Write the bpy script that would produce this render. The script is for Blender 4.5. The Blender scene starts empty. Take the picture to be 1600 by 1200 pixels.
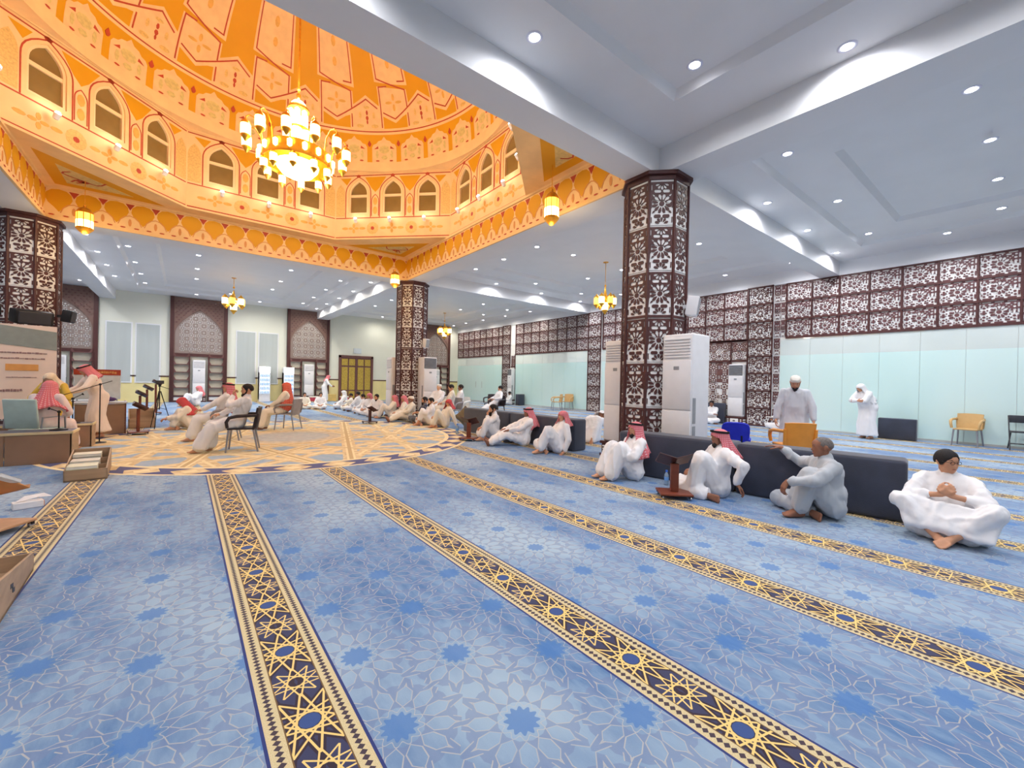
import bpy, bmesh, math, random
import numpy as np
from mathutils import Vector, Matrix, noise
from mathutils.geometry import delaunay_2d_cdt
random.seed(7)
PI = math.pi
sc = bpy.context.scene
C = bpy.data.collections.new('mosque'); sc.collection.children.link(C)

# ------------------------------------------------------------------ camera, world, exposure
YAW, PIT, ROL, FPX, CAMH = 0.6627, -0.00457, 0.02127, 656.3, 1.45
cam = bpy.data.cameras.new('camera'); cam.sensor_width = 36; cam.lens = FPX/1600*36
cam.clip_start = 0.05; cam.clip_end = 200
camo = bpy.data.objects.new('camera', cam); C.objects.link(camo)
_F = Vector((math.sin(YAW)*math.cos(PIT), math.cos(YAW)*math.cos(PIT), math.sin(PIT)))
_r = Vector((math.cos(YAW), -math.sin(YAW), 0)); _u = _r.cross(_F)
_R2 = _r*math.cos(ROL)+_u*math.sin(ROL); _U2 = -_r*math.sin(ROL)+_u*math.cos(ROL)
M = Matrix((( _R2.x, _U2.x, -_F.x, 0), (_R2.y, _U2.y, -_F.y, 0), (_R2.z, _U2.z, -_F.z, CAMH), (0, 0, 0, 1)))
camo.matrix_world = M
sc.camera = camo
w = bpy.data.worlds.new('world'); sc.world = w; w.use_nodes = True
w.node_tree.nodes['Background'].inputs[0].default_value = (0.93, 0.96, 1.0, 1)
w.node_tree.nodes['Background'].inputs[1].default_value = 0.8
sc.view_settings.view_transform = 'Standard'; sc.view_settings.look = 'None'
sc.view_settings.gamma = 1; sc.view_settings.use_curve_mapping = False
sc.view_settings.exposure = 0.43
sc.cycles.max_bounces = 7; sc.cycles.diffuse_bounces = 5; sc.cycles.glossy_bounces = 3
sc.cycles.transmission_bounces = 4; sc.cycles.use_light_tree = True
sc.cycles.caustics_reflective = False; sc.cycles.caustics_refractive = False
sc.cycles.sample_clamp_indirect = 6; sc.cycles.use_adaptive_sampling = True; sc.cycles.adaptive_threshold = .02
DOWNLIGHT_W = 98.0; CHANDELIER_W = 330.0; DRUMSPOT_W = 3.0

# ------------------------------------------------------------------ node helpers
class E:
    """tiny expression builder: every operation becomes a Math node"""
    def __init__(s, nt, k): s.nt, s.k = nt, k
    def _m(s, op, *a, clamp=False):
        n = s.nt.nodes.new('ShaderNodeMath'); n.operation = op; n.use_clamp = clamp
        for i, v in enumerate((s,)+a):
            if isinstance(v, E): s.nt.links.new(v.k, n.inputs[i])
            else: n.inputs[i].default_value = v
        return E(s.nt, n.outputs[0])
    def __add__(s, o): return s._m('ADD', o)
    def __sub__(s, o): return s._m('SUBTRACT', o)
    def __mul__(s, o): return s._m('MULTIPLY', o)
    def __truediv__(s, o): return s._m('DIVIDE', o)
    def abs(s): return s._m('ABSOLUTE')
    def min(s, o): return s._m('MINIMUM', o)
    def max(s, o): return s._m('MAXIMUM', o)
    def lt(s, o): return s._m('LESS_THAN', o)
    def gt(s, o): return s._m('GREATER_THAN', o)
    def cyc(s, p):                                     # wraps to [-p/2, p/2]
        return s._m('WRAP', p/2, -p/2)
    def sin(s): return s._m('SINE')
    def cos(s): return s._m('COSINE')
    def sqrt(s): return s._m('SQRT')
    def atan2(s, o): return s._m('ARCTAN2', o)
    def band(s, a, b): return s.gt(a)*s.lt(b)
    def soft(s, a, b):                                 # smooth 0..1 ramp between a and b
        n = s.nt.nodes.new('ShaderNodeMapRange'); n.interpolation_type = 'SMOOTHSTEP'
        s.nt.links.new(s.k, n.inputs[0]); n.inputs[1].default_value = a; n.inputs[2].default_value = b
        return E(s.nt, n.outputs[0])
def lin(c):
    return tuple((x/12.92 if x <= .04045 else ((x+.055)/1.055)**2.4) for x in (v/255 for v in c))
def newmat(name):
    m = bpy.data.materials.new(name); m.use_nodes = True
    return m, m.node_tree, m.node_tree.nodes['Principled BSDF']
def mixc(nt, fac, a, b):
    n = nt.nodes.new('ShaderNodeMix'); n.data_type = 'RGBA'
    for sock, v in ((n.inputs[0], fac), (n.inputs[6], a), (n.inputs[7], b)):
        if isinstance(v, E): nt.links.new(v.k, sock)
        elif hasattr(v, 'is_linked'): nt.links.new(v, sock)
        elif isinstance(v, (int, float)): sock.default_value = v
        else: sock.default_value = (*v, 1)
    return n.outputs[2]
def noisef(nt, scale, detail=2, coord='Object', stretch=None, rough=.5):
    tc = nt.nodes.new('ShaderNodeTexCoord'); n = nt.nodes.new('ShaderNodeTexNoise')
    n.inputs['Scale'].default_value = scale; n.inputs['Detail'].default_value = detail
    n.inputs['Roughness'].default_value = rough
    src = tc.outputs[coord]
    if stretch:
        mp = nt.nodes.new('ShaderNodeMapping'); mp.inputs['Scale'].default_value = stretch
        nt.links.new(src, mp.inputs[0]); src = mp.outputs[0]
    nt.links.new(src, n.inputs['Vector']); return E(nt, n.outputs[0])
_mats = {}
def mat(name, rgb, rough=.6, metal=0., var=.06, scale=6., bump=0., bscale=60., spec=.4, emit=None, estr=0., trans=0., alpha=1., stretch=None, sheen=0.):
    """plain painted / cloth / metal surface with procedural tone variation and fine relief"""
    if name in _mats: return _mats[name]
    m, nt, b = newmat(name); c = lin(rgb)
    f = noisef(nt, scale, 3, stretch=stretch)
    dark = tuple(v*(1-var) for v in c); lite = tuple(min(1, v*(1+var)) for v in c)
    nt.links.new(mixc(nt, f.soft(.3, .7), dark, lite), b.inputs['Base Color'])
    b.inputs['Roughness'].default_value = rough; b.inputs['Metallic'].default_value = metal
    b.inputs['Specular IOR Level'].default_value = spec
    if sheen: b.inputs['Sheen Weight'].default_value = sheen
    if bump:
        bn = nt.nodes.new('ShaderNodeBump'); bn.inputs['Strength'].default_value = bump; bn.inputs['Distance'].default_value = .01
        nt.links.new(noisef(nt, bscale, 2).k, bn.inputs['Height']); nt.links.new(bn.outputs[0], b.inputs['Normal'])
    if emit: b.inputs['Emission Color'].default_value = (*lin(emit), 1); b.inputs['Emission Strength'].default_value = estr
    if trans: b.inputs['Transmission Weight'].default_value = trans; b.inputs['IOR'].default_value = 1.3
    if alpha < 1: b.inputs['Alpha'].default_value = alpha
    _mats[name] = m; return m

# ------------------------------------------------------------------ mesh helpers
class MB:
    def __init__(s): s.v, s.f, s.uv = [], [], []
    def add(s, vs, fs, T=None):
        o = len(s.v)
        s.v += [tuple(T @ Vector(p)) for p in vs] if T is not None else [tuple(p) for p in vs]
        s.f += [tuple(i+o for i in f) for f in fs]; return s
    def box(s, lo, hi, T=None):
        (a, b, c), (d, e, f) = lo, hi
        return s.add([(a,b,c),(d,b,c),(d,e,c),(a,e,c),(a,b,f),(d,b,f),(d,e,f),(a,e,f)],
                     [(3,2,1,0),(4,5,6,7),(0,1,5,4),(1,2,6,5),(2,3,7,6),(3,0,4,7)], T)
    def cbox(s, c, sz, T=None):
        return s.box([c[i]-sz[i]/2 for i in range(3)], [c[i]+sz[i]/2 for i in range(3)], T)
    def rbox(s, lo, hi, r=.02, seg=2, T=None):
        bm = bmesh.new(); bmesh.ops.create_cube(bm, size=1)
        for v in bm.verts: v.co = Vector([lo[i]+(v.co[i]+.5)*(hi[i]-lo[i]) for i in range(3)])
        bmesh.ops.bevel(bm, geom=bm.edges[:], offset=r, segments=seg, affect='EDGES', profile=.5)
        bm.verts.ensure_lookup_table(); bm.verts.index_update()
        s.add([v.co[:] for v in bm.verts], [[v.index for v in f.verts] for f in bm.faces], T); bm.free(); return s
    def tube(s, pts, r, n=8, T=None, closed=False, caps=True):
        pts = [Vector(p) for p in pts]; rr = r if isinstance(r, (list, tuple)) else [r]*len(pts)
        vs, fs = [], []; N = len(pts); up = None
        for i, p in enumerate(pts):
            a = pts[(i-1) % N] if (i or closed) else p; b = pts[(i+1) % N] if (i < N-1 or closed) else p
            d = (b-a).normalized()
            if up is None: up = Vector((0,0,1)) if abs(d.z) < .9 else Vector((1,0,0))
            x = d.cross(up).normalized(); y = x.cross(d).normalized(); up = y
            for k in range(n):
                t = 2*PI*k/n; vs.append(p+x*(rr[i]*math.cos(t))+y*(rr[i]*math.sin(t)))
        for i in range(N if closed else N-1):
            j = (i+1) % N
            for k in range(n): fs.append((i*n+k, i*n+(k+1) % n, j*n+(k+1) % n, j*n+k))
        if caps and not closed: fs += [tuple(range(n))[::-1], tuple((N-1)*n+k for k in range(n))]
        return s.add(vs, fs, T)
    def lathe(s, prof, n=16, T=None, c=(0,0,0)):
        vs, fs = [], []
        for r, z in prof:
            for k in range(n):
                t = 2*PI*k/n; vs.append((c[0]+r*math.cos(t), c[1]+r*math.sin(t), c[2]+z))
        for i in range(len(prof)-1):
            for k in range(n): fs.append((i*n+k, i*n+(k+1) % n, (i+1)*n+(k+1) % n, (i+1)*n+k))
        if prof[0][0] > 1e-4: fs.append(tuple(range(n))[::-1])
        if prof[-1][0] > 1e-4: fs.append(tuple((len(prof)-1)*n+k for k in range(n)))
        return s.add(vs, fs, T)
    def ball(s, c, r, n=10, T=None):
        r = r if isinstance(r, (list, tuple)) else (r, r, r); m = n//2
        vs, fs = [], []
        for i in range(m+1):
            p = PI*i/m
            for k in range(n):
                t = 2*PI*k/n; vs.append((c[0]+r[0]*math.sin(p)*math.cos(t), c[1]+r[1]*math.sin(p)*math.sin(t), c[2]-r[2]*math.cos(p)))
        for i in range(m):
            for k in range(n): fs.append((i*n+k, i*n+(k+1) % n, (i+1)*n+(k+1) % n, (i+1)*n+k))
        return s.add(vs, fs, T)
    def prism(s, poly, z0, z1, T=None):                # poly: 2-D outline in xy
        n = len(poly); vs = [(x, y, z0) for x, y in poly]+[(x, y, z1) for x, y in poly]
        return s.add(vs, [tuple(range(n))[::-1], tuple(range(n, 2*n))]+[(i, (i+1) % n, n+(i+1) % n, n+i) for i in range(n)], T)
    def mesh(s, name, smooth=None):
        me = bpy.data.meshes.new(name); me.from_pydata(s.v, [], s.f); me.update()
        bm = bmesh.new(); bm.from_mesh(me); bmesh.ops.remove_doubles(bm, verts=bm.verts, dist=1e-5)
        bmesh.ops.recalc_face_normals(bm, faces=bm.faces); bm.to_mesh(me); bm.free()
        if smooth is not None:
            me.shade_smooth(); me.set_sharp_from_angle(angle=math.radians(smooth))
        return me
def link(name, me, m=None, parent=None, loc=(0,0,0), rz=0):
    o = bpy.data.objects.new(name, me); C.objects.link(o); o.location = loc; o.rotation_euler = (0, 0, rz)
    if m is not None and me is not None and not me.materials: me.materials.append(m)
    if parent is not None: o.parent = parent
    return o
def obj(name, mb, m, parent=None, loc=(0,0,0), rz=0, smooth=None):
    return link(name, mb.mesh(name, smooth), m, parent, loc, rz)
def tag(o, label=None, cat=None, group=None, kind=None):
    for k, v in (('label', label), ('category', cat), ('group', group), ('kind', kind)):
        if v: o[k] = v
    return o
def thing(name, label, cat, loc=(0,0,0), rz=0, group=None):
    return tag(link(name, None, None, None, loc, rz), label, cat, group)
def struct(name, mb, m, parent=None, smooth=None):
    o = obj(name, mb, m, parent, smooth=smooth)
    if parent is None: o['kind'] = 'structure'
    return o
def root(name, kind='structure', loc=(0,0,0), rz=0):
    o = link(name, None, None, None, loc, rz); o['kind'] = kind; return o
_kids = {}
def copy_tree(o, loc=None, rz=None, label=None, group=None, parent=None):
    c = o.copy(); C.objects.link(c)
    if parent is not None: c.parent = parent
    if loc is not None: c.location = loc
    if rz is not None: c.rotation_euler = (0, 0, rz)
    if label: c['label'] = label
    if group: c['group'] = group
    for ch in list(o.children): copy_tree(ch, parent=c)
    return c
def fill2d(loops, depth, bevel=0):
    """even-odd filled flat plate in the xy plane, z from -depth to 0, from closed 2-D loops"""
    cu = bpy.data.curves.new('plate', 'CURVE'); cu.dimensions = '2D'; cu.fill_mode = 'BOTH'; cu.extrude = depth/2
    for lp in loops:
        sp = cu.splines.new('POLY'); sp.points.add(len(lp)-1); sp.use_cyclic_u = True
        for p, q in zip(sp.points, lp): p.co = (q[0], q[1], 0, 1)
    o = bpy.data.objects.new('plate', cu); C.objects.link(o)
    me = bpy.data.meshes.new_from_object(o.evaluated_get(bpy.context.evaluated_depsgraph_get()))
    bpy.data.objects.remove(o); bpy.data.curves.remove(cu)
    me.transform(Matrix.Translation((0, 0, -depth/2)))
    me.materials.clear()
    return me
def upright(me, ax, ay, origin):
    """maps plate xy to ax (horizontal unit vector) and +z, plate normal follows"""
    ax = Vector((ax[0], ax[1], 0)).normalized(); az = Vector((0,0,1)); n = ax.cross(az)
    me.transform(Matrix(((ax.x, az.x, n.x, origin[0]), (ax.y, az.y, n.y, origin[1]), (ax.z, az.z, n.z, origin[2]), (0,0,0,1))))
    return me
def frameM(ax, origin):
    ax = Vector((ax[0], ax[1], 0)).normalized(); az = Vector((0,0,1)); n = ax.cross(az)
    return Matrix(((ax.x, az.x, n.x, origin[0]), (ax.y, az.y, n.y, origin[1]), (ax.z, az.z, n.z, origin[2]), (0,0,0,1)))
def circ(cx, cy, r, n=12, ry=None, ph=0): return [(cx+r*math.cos(ph+2*PI*k/n), cy+(ry or r)*math.sin(ph+2*PI*k/n)) for k in range(n)]
def petal(cx, cy, th, r0, r1, hw):
    c, s_ = math.cos(th), math.sin(th); out = []
    for r, k in ((r0, .22), (r0+(r1-r0)*.62, 1), (r1, .55), (r1, -.55), (r0+(r1-r0)*.62, -1), (r0, -.22)):
        a = hw*k; out.append((cx+r*c-a*s_, cy+r*s_+a*c))
    return out
def pill(cx, cy, w_, h_):
    a, b = w_/2, h_/2; k = min(a, b)*.55
    return [(cx-a, cy-b+k), (cx-a+k, cy-b), (cx+a-k, cy-b), (cx+a, cy-b+k), (cx+a, cy+b-k), (cx+a-k, cy+b), (cx-a+k, cy+b), (cx-a, cy+b-k)]
def rect(x0, y0, x1, y1): return [(x0, y0), (x1, y0), (x1, y1), (x0, y1)]
# ------------------------------------------------------------------ materials of the setting
WHITE = mat('white_paint', (236, 236, 238), .55, var=.015, scale=1.2)
WALLW = mat('cream_white_wall', (230, 230, 216), .6, var=.015, scale=1.0)
YELLOW = mat('yellow_dado', (236, 220, 158), .45, var=.03, scale=2)
BROWN = mat('dark_brown_wood', (84, 48, 46), .5, var=.12, scale=9, stretch=(1, 1, .12))
BROWNL = mat('brown_wood', (112, 74, 70), .5, var=.12, scale=9, stretch=(1, 1, .12))
SPANDREL = mat('taupe_brown_panel', (128, 98, 88), .55, var=.06)
BACKING = mat('white_backing', (244, 242, 240), .6, var=.01)
CREAM = mat('dome_cream', (240, 202, 146), .65, var=.05, scale=2.5)
PEACH = mat('dome_peach', (238, 198, 144), .65, var=.06, scale=5)
OCHRE = mat('dome_ochre', (220, 156, 10), .6, var=.03, scale=1.5)
OCHREL = mat('dome_light_ochre', (228, 172, 86), .6, var=.08, scale=8)
RED = mat('dome_red', (184, 70, 44), .6, var=.08, scale=10)
SOFTGOLD = mat('dome_soft_gold', (226, 184, 112), .65, var=.14, scale=26)
PGREEN = mat('dome_pale_green', (216, 192, 126), .65, var=.1, scale=14)
GLASSD = mat('dome_window_glass', (132, 106, 60), .08, var=.1, scale=2, spec=.7)

def star_lines(nt, x, y, n, dist, reach):
    """distance to the extended sides of an n-fold rosette centred at the origin (folded polar symmetry)"""
    r = (x*x+y*y).sqrt(); a = y.atan2(x).cyc(2*PI/n)
    p, q = r*a.cos(), r*a.sin().abs(); D = None
    for k in range(reach):
        b = PI/n*(2*k+1)
        for s_ in (1, -1):
            d = (p*math.cos(b)+q*(s_*math.sin(b))-dist).abs()
            D = d if D is None else D.min(d)
    b = PI/n
    edge = (p*math.cos(b*4)+q*math.sin(b*4)-dist)      # inner star outline
    return D, r, edge
def carpet():
    m, nt, b = newmat('patterned_blue_carpet')
    tc = nt.nodes.new('ShaderNodeTexCoord'); sp = nt.nodes.new('ShaderNodeSeparateXYZ')
    nt.links.new(tc.outputs['Object'], sp.inputs[0])
    X, Y = E(nt, sp.outputs[0]), E(nt, sp.outputs[1])
    u = (X-.44).cyc(1.4425); au = u.abs()
    # field: twelve-pointed stars on a centred lattice
    fx = (X-.44-.29).cyc(.865) ; fx2 = (X-.44-.29-.4325).cyc(.865)
    fy = (Y-1.65).cyc(.5575); fy2 = (Y-1.37).cyc(.5575)
    d1 = fx*fx+fy*fy; d2 = fx2*fx2+fy2*fy2; s = d1.lt(d2)
    px = fx*s+fx2*(E(nt, s.k)*-1+1); py = fy*s+fy2*(E(nt, s.k)*-1+1)
    D, r, e = star_lines(nt, px, py, 12, .078, 3)
    n1 = noisef(nt, .9, 4, stretch=(1, .55, 1)); n2 = noisef(nt, 260, 1); n3 = noisef(nt, 5, 5, stretch=(1.6, .5, 1), rough=.65)
    blue = mixc(nt, n3.soft(.35, .68), lin((82, 118, 164)), lin((124, 152, 184)))
    blue = mixc(nt, n1.soft(.38, .66), blue, lin((164, 184, 200)))
    aa = py.atan2(px).cyc(PI/6); pp_, qq_ = r*aa.cos(), (r*aa.sin()).abs()
    hw = ((pp_-.108)*.95).min((pp_-pp_)+.034).min((pp_*-1+.236)*.95); pe = (qq_-hw).abs(); inr = pp_.band(.104, .240)
    out = r.gt(.225)
    band = ((qq_.gt(hw)*inr).max(D.lt(.013)*out))*r.gt(.07)
    thin = ((pe.lt(.0028)*inr).max(D.band(.0105, .0155)*out)).max((r-((py.atan2(px)*12).cos()*.012)-.092).abs().lt(.0028))
    col = mixc(nt, band*.5, blue, lin((116, 130, 166)))
    core = (r-((py.atan2(px)*12).cos()*.010)).lt(.070)
    col = mixc(nt, core*.7, col, lin((72, 120, 182)))
    fade = (X*X+Y*Y).sqrt().soft(2.0, 9.0)*-.55+1
    thin = thin*(n3.soft(.2, .75)*-.55+1)*fade
    col = mixc(nt, thin*.8, col, lin((196, 188, 176)))
    # woven runner stripes
    vy = (Y-2.47).cyc(.565); vy2 = (Y-2.47-.2825).cyc(.565)
    Ds, rs, es = star_lines(nt, u, vy, 12, .05, 3)
    Ds2, rs2, _s = star_lines(nt, u, vy2, 10, .036, 3); near = rs.lt(.19)
    sd = (Ds.lt(.0048)*near*rs.gt(.045)).max(Ds2.lt(.0038)*rs2.lt(.115)*rs2.gt(.025))*au.lt(.094)
    core2 = rs.lt(.042)
    stripe = mixc(nt, core2, lin((58, 46, 58)), lin((62, 84, 138)))
    stripe = mixc(nt, (Ds.gt(.016)*rs.gt(.05))*.6, stripe, lin((66, 74, 112)))
    stripe = mixc(nt, sd, stripe, lin((240, 206, 130)))
    rope = mixc(nt, n2.soft(.3, .7), lin((222, 206, 164)), lin((202, 182, 136)))
    chk = (Y.cyc(.03).abs()+(au-.131).abs()*.9).lt(.0150)*au.band(.110, .152)
    rope = mixc(nt, chk, rope, lin((74, 62, 72)))
    stripe = mixc(nt, au.gt(.096), stripe, rope)
    stripe = mixc(nt, au.band(.0935, .099), stripe, lin((120, 92, 60)))
    stripe = mixc(nt, au.gt(.165), stripe, lin((52, 62, 118)))
    col = mixc(nt, au.lt(.178), col, stripe)
    # round medallion under the dome
    mx, my = X-2.1, Y-11.43; mr = (mx*mx+my*my).sqrt()
    Dm, _, em = star_lines(nt, mx, my, 12, 1.25, 4)
    ang = my.atan2(mx)
    gold, slate, navy, creamc = lin((224, 198, 150)), lin((150, 176, 196)), lin((84, 84, 130)), lin((238, 220, 174))
    gmix = mixc(nt, noisef(nt, 7, 3).soft(.35, .65), lin((206, 178, 128)), lin((234, 212, 166)))
    med = mixc(nt, n3.soft(.35, .7), slate, lin((172, 184, 200)))
    Dm2, _, _2 = star_lines(nt, mx, my, 16, 2.3, 3); Dm3, _, _3 = star_lines(nt, mx, my, 24, .9, 4)
    med = mixc(nt, (Dm3.lt(.05))*.5, med, gmix); med = mixc(nt, Dm2.lt(.13), med, gmix); med = mixc(nt, Dm2.lt(.03), med, creamc)
    med = mixc(nt, mr.lt(1.25)*.35, med, gmix)
    med = mixc(nt, Dm.lt(.14), med, gmix); med = mixc(nt, Dm.lt(.075), med, creamc); med = mixc(nt, Dm.lt(.035), med, lin((200, 172, 120)))
    seg = (ang*(36/(2*PI))).cyc(1).abs()
    ring = mixc(nt, (seg*1.15+(mr-4.02).abs()*1.6).lt(.46), navy, gmix)
    ring = mixc(nt, (seg*1.6+(mr-4.02).abs()*2.4).lt(.30), ring, creamc)
    med = mixc(nt, mr.gt(3.78), med, ring)
    med = mixc(nt, (mr-3.76).abs().lt(.05), med, creamc)
    med = mixc(nt, mr.gt(4.22), med, creamc)
    col = mixc(nt, mr.lt(4.29), col, med)
    # woven joins between carpet widths
    nt.links.new(col, b.inputs['Base Color']); b.inputs['Roughness'].default_value = .95
    b.inputs['Specular IOR Level'].default_value = .15; b.inputs['Sheen Weight'].default_value = .15
    bn = nt.nodes.new('ShaderNodeBump'); bn.inputs['Strength'].default_value = .25; bn.inputs['Distance'].default_value = .004
    nt.links.new((n2+n3*.6).k, bn.inputs['Height']); nt.links.new(bn.outputs[0], b.inputs['Normal'])
    return m
XW, YW = 17.0, 28.85
ZB, ZC = 5.2, 5.65
f = MB().box((-13, -7, -.1), (XW+.3, YW+.3, 0)); struct('floor', f, carpet())

struct('wall_front', MB().box((-13.2, -7.2, 0), (XW+.3, -7, 6.0)), WALLW)
struct('wall_left', MB().box((-13.2, -7, 0), (-13, YW, 6.0)), WALLW)
# ------------------------------------------------------------------ beams and coffered ceilings
BX = [(-3.35, -2.75), (6.6, 7.3)]; BY = [(4.34, 4.88), (15.1, 15.8)]
for a, b_ in BX: struct('beam', MB().box((a, -7, ZB), (b_, YW, 6.0)), WHITE)
for a, b_ in BY:
    for x0, x1 in ((-13, -3.35), (-2.75, 6.6), (7.3, XW)): struct('beam', MB().box((x0, a, ZB), (x1, b_, 6.0)), WHITE)
xs = [(-13, -3.35), (-2.75, 6.6), (7.3, XW)]; ys = [(-7, 4.34), (4.88, 15.1), (15.8, YW)]
def ring(mb, o, i, z):
    (a, b_, c, d), (e, f_, g, h) = o, i
    P = [(a,b_),(c,b_),(c,d),(a,d)]; Q = [(e,f_),(g,f_),(g,h),(e,h)]
    mb.add([(x,y,z) for x,y in P+Q], [(k, (k+1)%4, 4+(k+1)%4, 4+k) for k in range(4)])
def riser(mb, q, z0, z1, k=.09):                          # tray step; splay added so it catches light bounced off the floor
    e, f_, g, h = q; Q = [(e,f_),(g,f_),(g,h),(e,h)]; Q2 = [(e+k,f_+k),(g-k,f_+k),(g-k,h-k),(e+k,h-k)]
    mb.add([(x,y,z0) for x,y in Q]+[(x,y,z1) for x,y in Q2], [(k, (k+1)%4, 4+(k+1)%4, 4+k) for k in range(4)])
for i, (x0, x1) in enumerate(xs):
    for j, (y0, y1) in enumerate(ys):
        if i == 1 and j == 1: continue
        mb = MB(); r_ = 1.4 if i == 2 else .95; t = 1.4 if j == 2 else .85
        o = (x0, y0, x1, y1); q1 = (x0+.95, y0+.85, x1-r_, y1-t); q2 = (q1[0]+1.0, q1[1]+1.0, q1[2]-1.3, q1[3]-1.0)
        ring(mb, o, q1, ZC); riser(mb, q1, ZC, ZC+.1); ring(mb, q1, q2, ZC+.1); riser(mb, q2, ZC+.1, ZC+.2)
        e, f_, g, h = q2; mb.add([(e,f_,ZC+.2),(g,f_,ZC+.2),(g,h,ZC+.2),(e,h,ZC+.2)], [(0,1,2,3)])
        struct('ceiling', mb, WHITE)

# ------------------------------------------------------------------ lattice panels
_lat = {}
def autofill(L, w, h, r, gap=.012, seed=1):
    """adds small drilled holes wherever the plate is still solid"""
    P = np.array([p for lp in L[1:] for p in lp]); n = 0
    def solid(x, y):
        for lp in L[1:]:
            c = False
            for k in range(len(lp)):
                (ax, ay), (bx, by) = lp[k], lp[(k+1) % len(lp)]
                if (ay > y) != (by > y) and x < (bx-ax)*(y-ay)/(by-ay)+ax: c = not c
            if c: return False
        return True
    st = .5*r+gap
    for i in range(int((w-2*r)/st)+1):
        for j in range(int((h-2*r)/st)+1):
            x, y = r+.01+i*st, r+.01+j*st
            if x > w-r-.01 or y > h-r-.01 or n > 80: continue
            if np.min(np.hypot(P[:, 0]-x, P[:, 1]-y)) > r+gap and solid(x, y):
                c = circ(x, y, r, 6); L.append(c); P = np.vstack([P, c, [(x, y)]]); n += 1
def lattice(w, h, kind='column'):
    key = (round(w, 3), round(h, 3), kind)
    if key in _lat: return _lat[key]
    L = [rect(0, 0, w, h)]; cx, cy = w/2, h/2
    if kind == 'column':
        R = min(w*.42, h*.23)
        L.append(circ(cx, cy, R*.26, 10))
        L += [petal(cx, cy, 2*PI*k/12+PI/12, R*.40, R*1.0, R*.165) for k in range(12)]
        for s in (-1, 1):
            yy = cy+s*(R+.052)
            for t in (-1, 1): L.append(pill(cx+t*w*.185, yy, w*.29, .058))
            y2 = cy+s*(h/2-.02)
            L += [petal(cx, y2, -s*PI/2+a, R*.26, R*.70, R*.13) for a in (-1.2, -.6, 0, .6, 1.2)]
            for t in (-1, 1):
                L.append(pill(cx+t*w*.44, cy, .016, R*.9)); L.append(pill(cx+t*w*.44, y2-s*.075, .016, .1))
                L.append(petal(cx+t*w*.405, cy+s*R*1.0, math.atan2(-s, -t), 0, R*.34, R*.1))
    elif kind == 'wall':
        m = min(w, h); R = m*.27
        L.append(circ(cx, cy, R*.3, 10))
        L += [petal(cx, cy, 2*PI*k/12, R*.46, R*1.05, R*.19) for k in range(12)]
        for s in (-1, 1):
            for t in (-.3, 0, .3): L.append(pill(cx+t*w, cy+s*h*.445, w*.22, h*.065))
            for t in (-.2, .2): L.append(pill(cx+t*w, cy+s*h*.355, w*.13, h*.07))
            for t in (-.27, 0, .27): L.append(pill(cx+s*w*.455, cy+t*h, w*.05, h*.2))
            L.append(pill(cx+s*w*.365, cy, w*.075, h*.2))
            for t in (-1, 1):
                L.append(circ(cx+s*w*.36, cy+t*h*.2, m*.05, 8)); L.append(circ(cx+s*w*.37, cy+t*h*.335, m*.045, 6))
        autofill(L, w, h, .02)
    elif kind == 'fine':
        nx, ny = max(1, round(w/.42)), max(1, round(h/.42)); a, b_ = w/nx, h/ny
        for i in range(nx):
            for j in range(ny):
                x, y = (i+.5)*a, (j+.5)*b_; R = min(a, b_)*.34
                L.append(circ(x, y, R*.36, 6)); L += [petal(x, y, 2*PI*k/8+.39, R*.56, R*1.1, R*.27) for k in range(8)]
                for s in (-1, 1): L.append(pill(x+s*a*.44, y, a*.07, b_*.36)); L.append(pill(x, y+s*b_*.44, a*.36, b_*.07))
        autofill(L, w, h, .022)
    me = fill2d(L, .012); _lat[key] = me; return me
def panel(name, me, ax, origin, parent, m=BROWN):
    """hangs a shared lattice mesh upright: plate x along ax, plate y up"""
    o = bpy.data.objects.new(name, me); C.objects.link(o)
    if not me.materials: me.materials.append(m)
    o.matrix_local = frameM(ax, origin); o.parent = parent; return o

# ------------------------------------------------------------------ octagonal columns clad in lattice
COLS = [(6.94, 4.62, 'column'), (7.0, 15.42, 'column'), (-3.05, 15.42, 'column')]
def column(cx, cy):
    r = root('column', 'structure', (cx, cy, 0)); R = .575; Ri = R-.014
    obj('shaft', MB().prism([(Ri*math.cos(PI/8+k*PI/4), Ri*math.sin(PI/8+k*PI/4)) for k in range(8)], 0, ZB), BACKING, r)
    O = lambda q: [(q*math.cos(PI/8+k*PI/4), q*math.sin(PI/8+k*PI/4)) for k in range(8)]
    obj('capital', MB().prism(O(R+.01), ZB-.14, ZB-.06).prism(O(R+.07), ZB-.06, ZB), BROWN, r)
    obj('plinth', MB().prism(O(R+.015), 0, .30), BROWN, r)
    side = 2*R*math.sin(PI/8); me = lattice(.40, .76, 'column'); ap = R*math.cos(PI/8)
    for k in range(8):
        n = k*PI/4; ax = (-math.sin(n), math.cos(n))
        a = PI/8+k*PI/4
        obj('corner_post', MB().tube([(R*math.cos(a)*.992, R*math.sin(a)*.992, .3), (R*math.cos(a)*.992, R*math.sin(a)*.992, ZB-.14)], .028, 6), BROWN, r)
        o = Vector((ap*math.cos(n), ap*math.sin(n), 0))-Vector((ax[0], ax[1], 0))*.2
        z = ZB-.15
        for j in range(6):
            z -= .79 if j != 3 else .82
            panel('lattice_panel', me, ax, (o.x, o.y, z), r)
        for z2 in (ZB-.15, ZB-.15-.79*3-.03):
            pass
    obj('band', MB().prism(O(R+.004), ZB-.15-.79*3-.04, ZB-.15-.79*3+.005), BROWN, r)
    return r
for cx, cy, _ in COLS: column(cx, cy)

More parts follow.
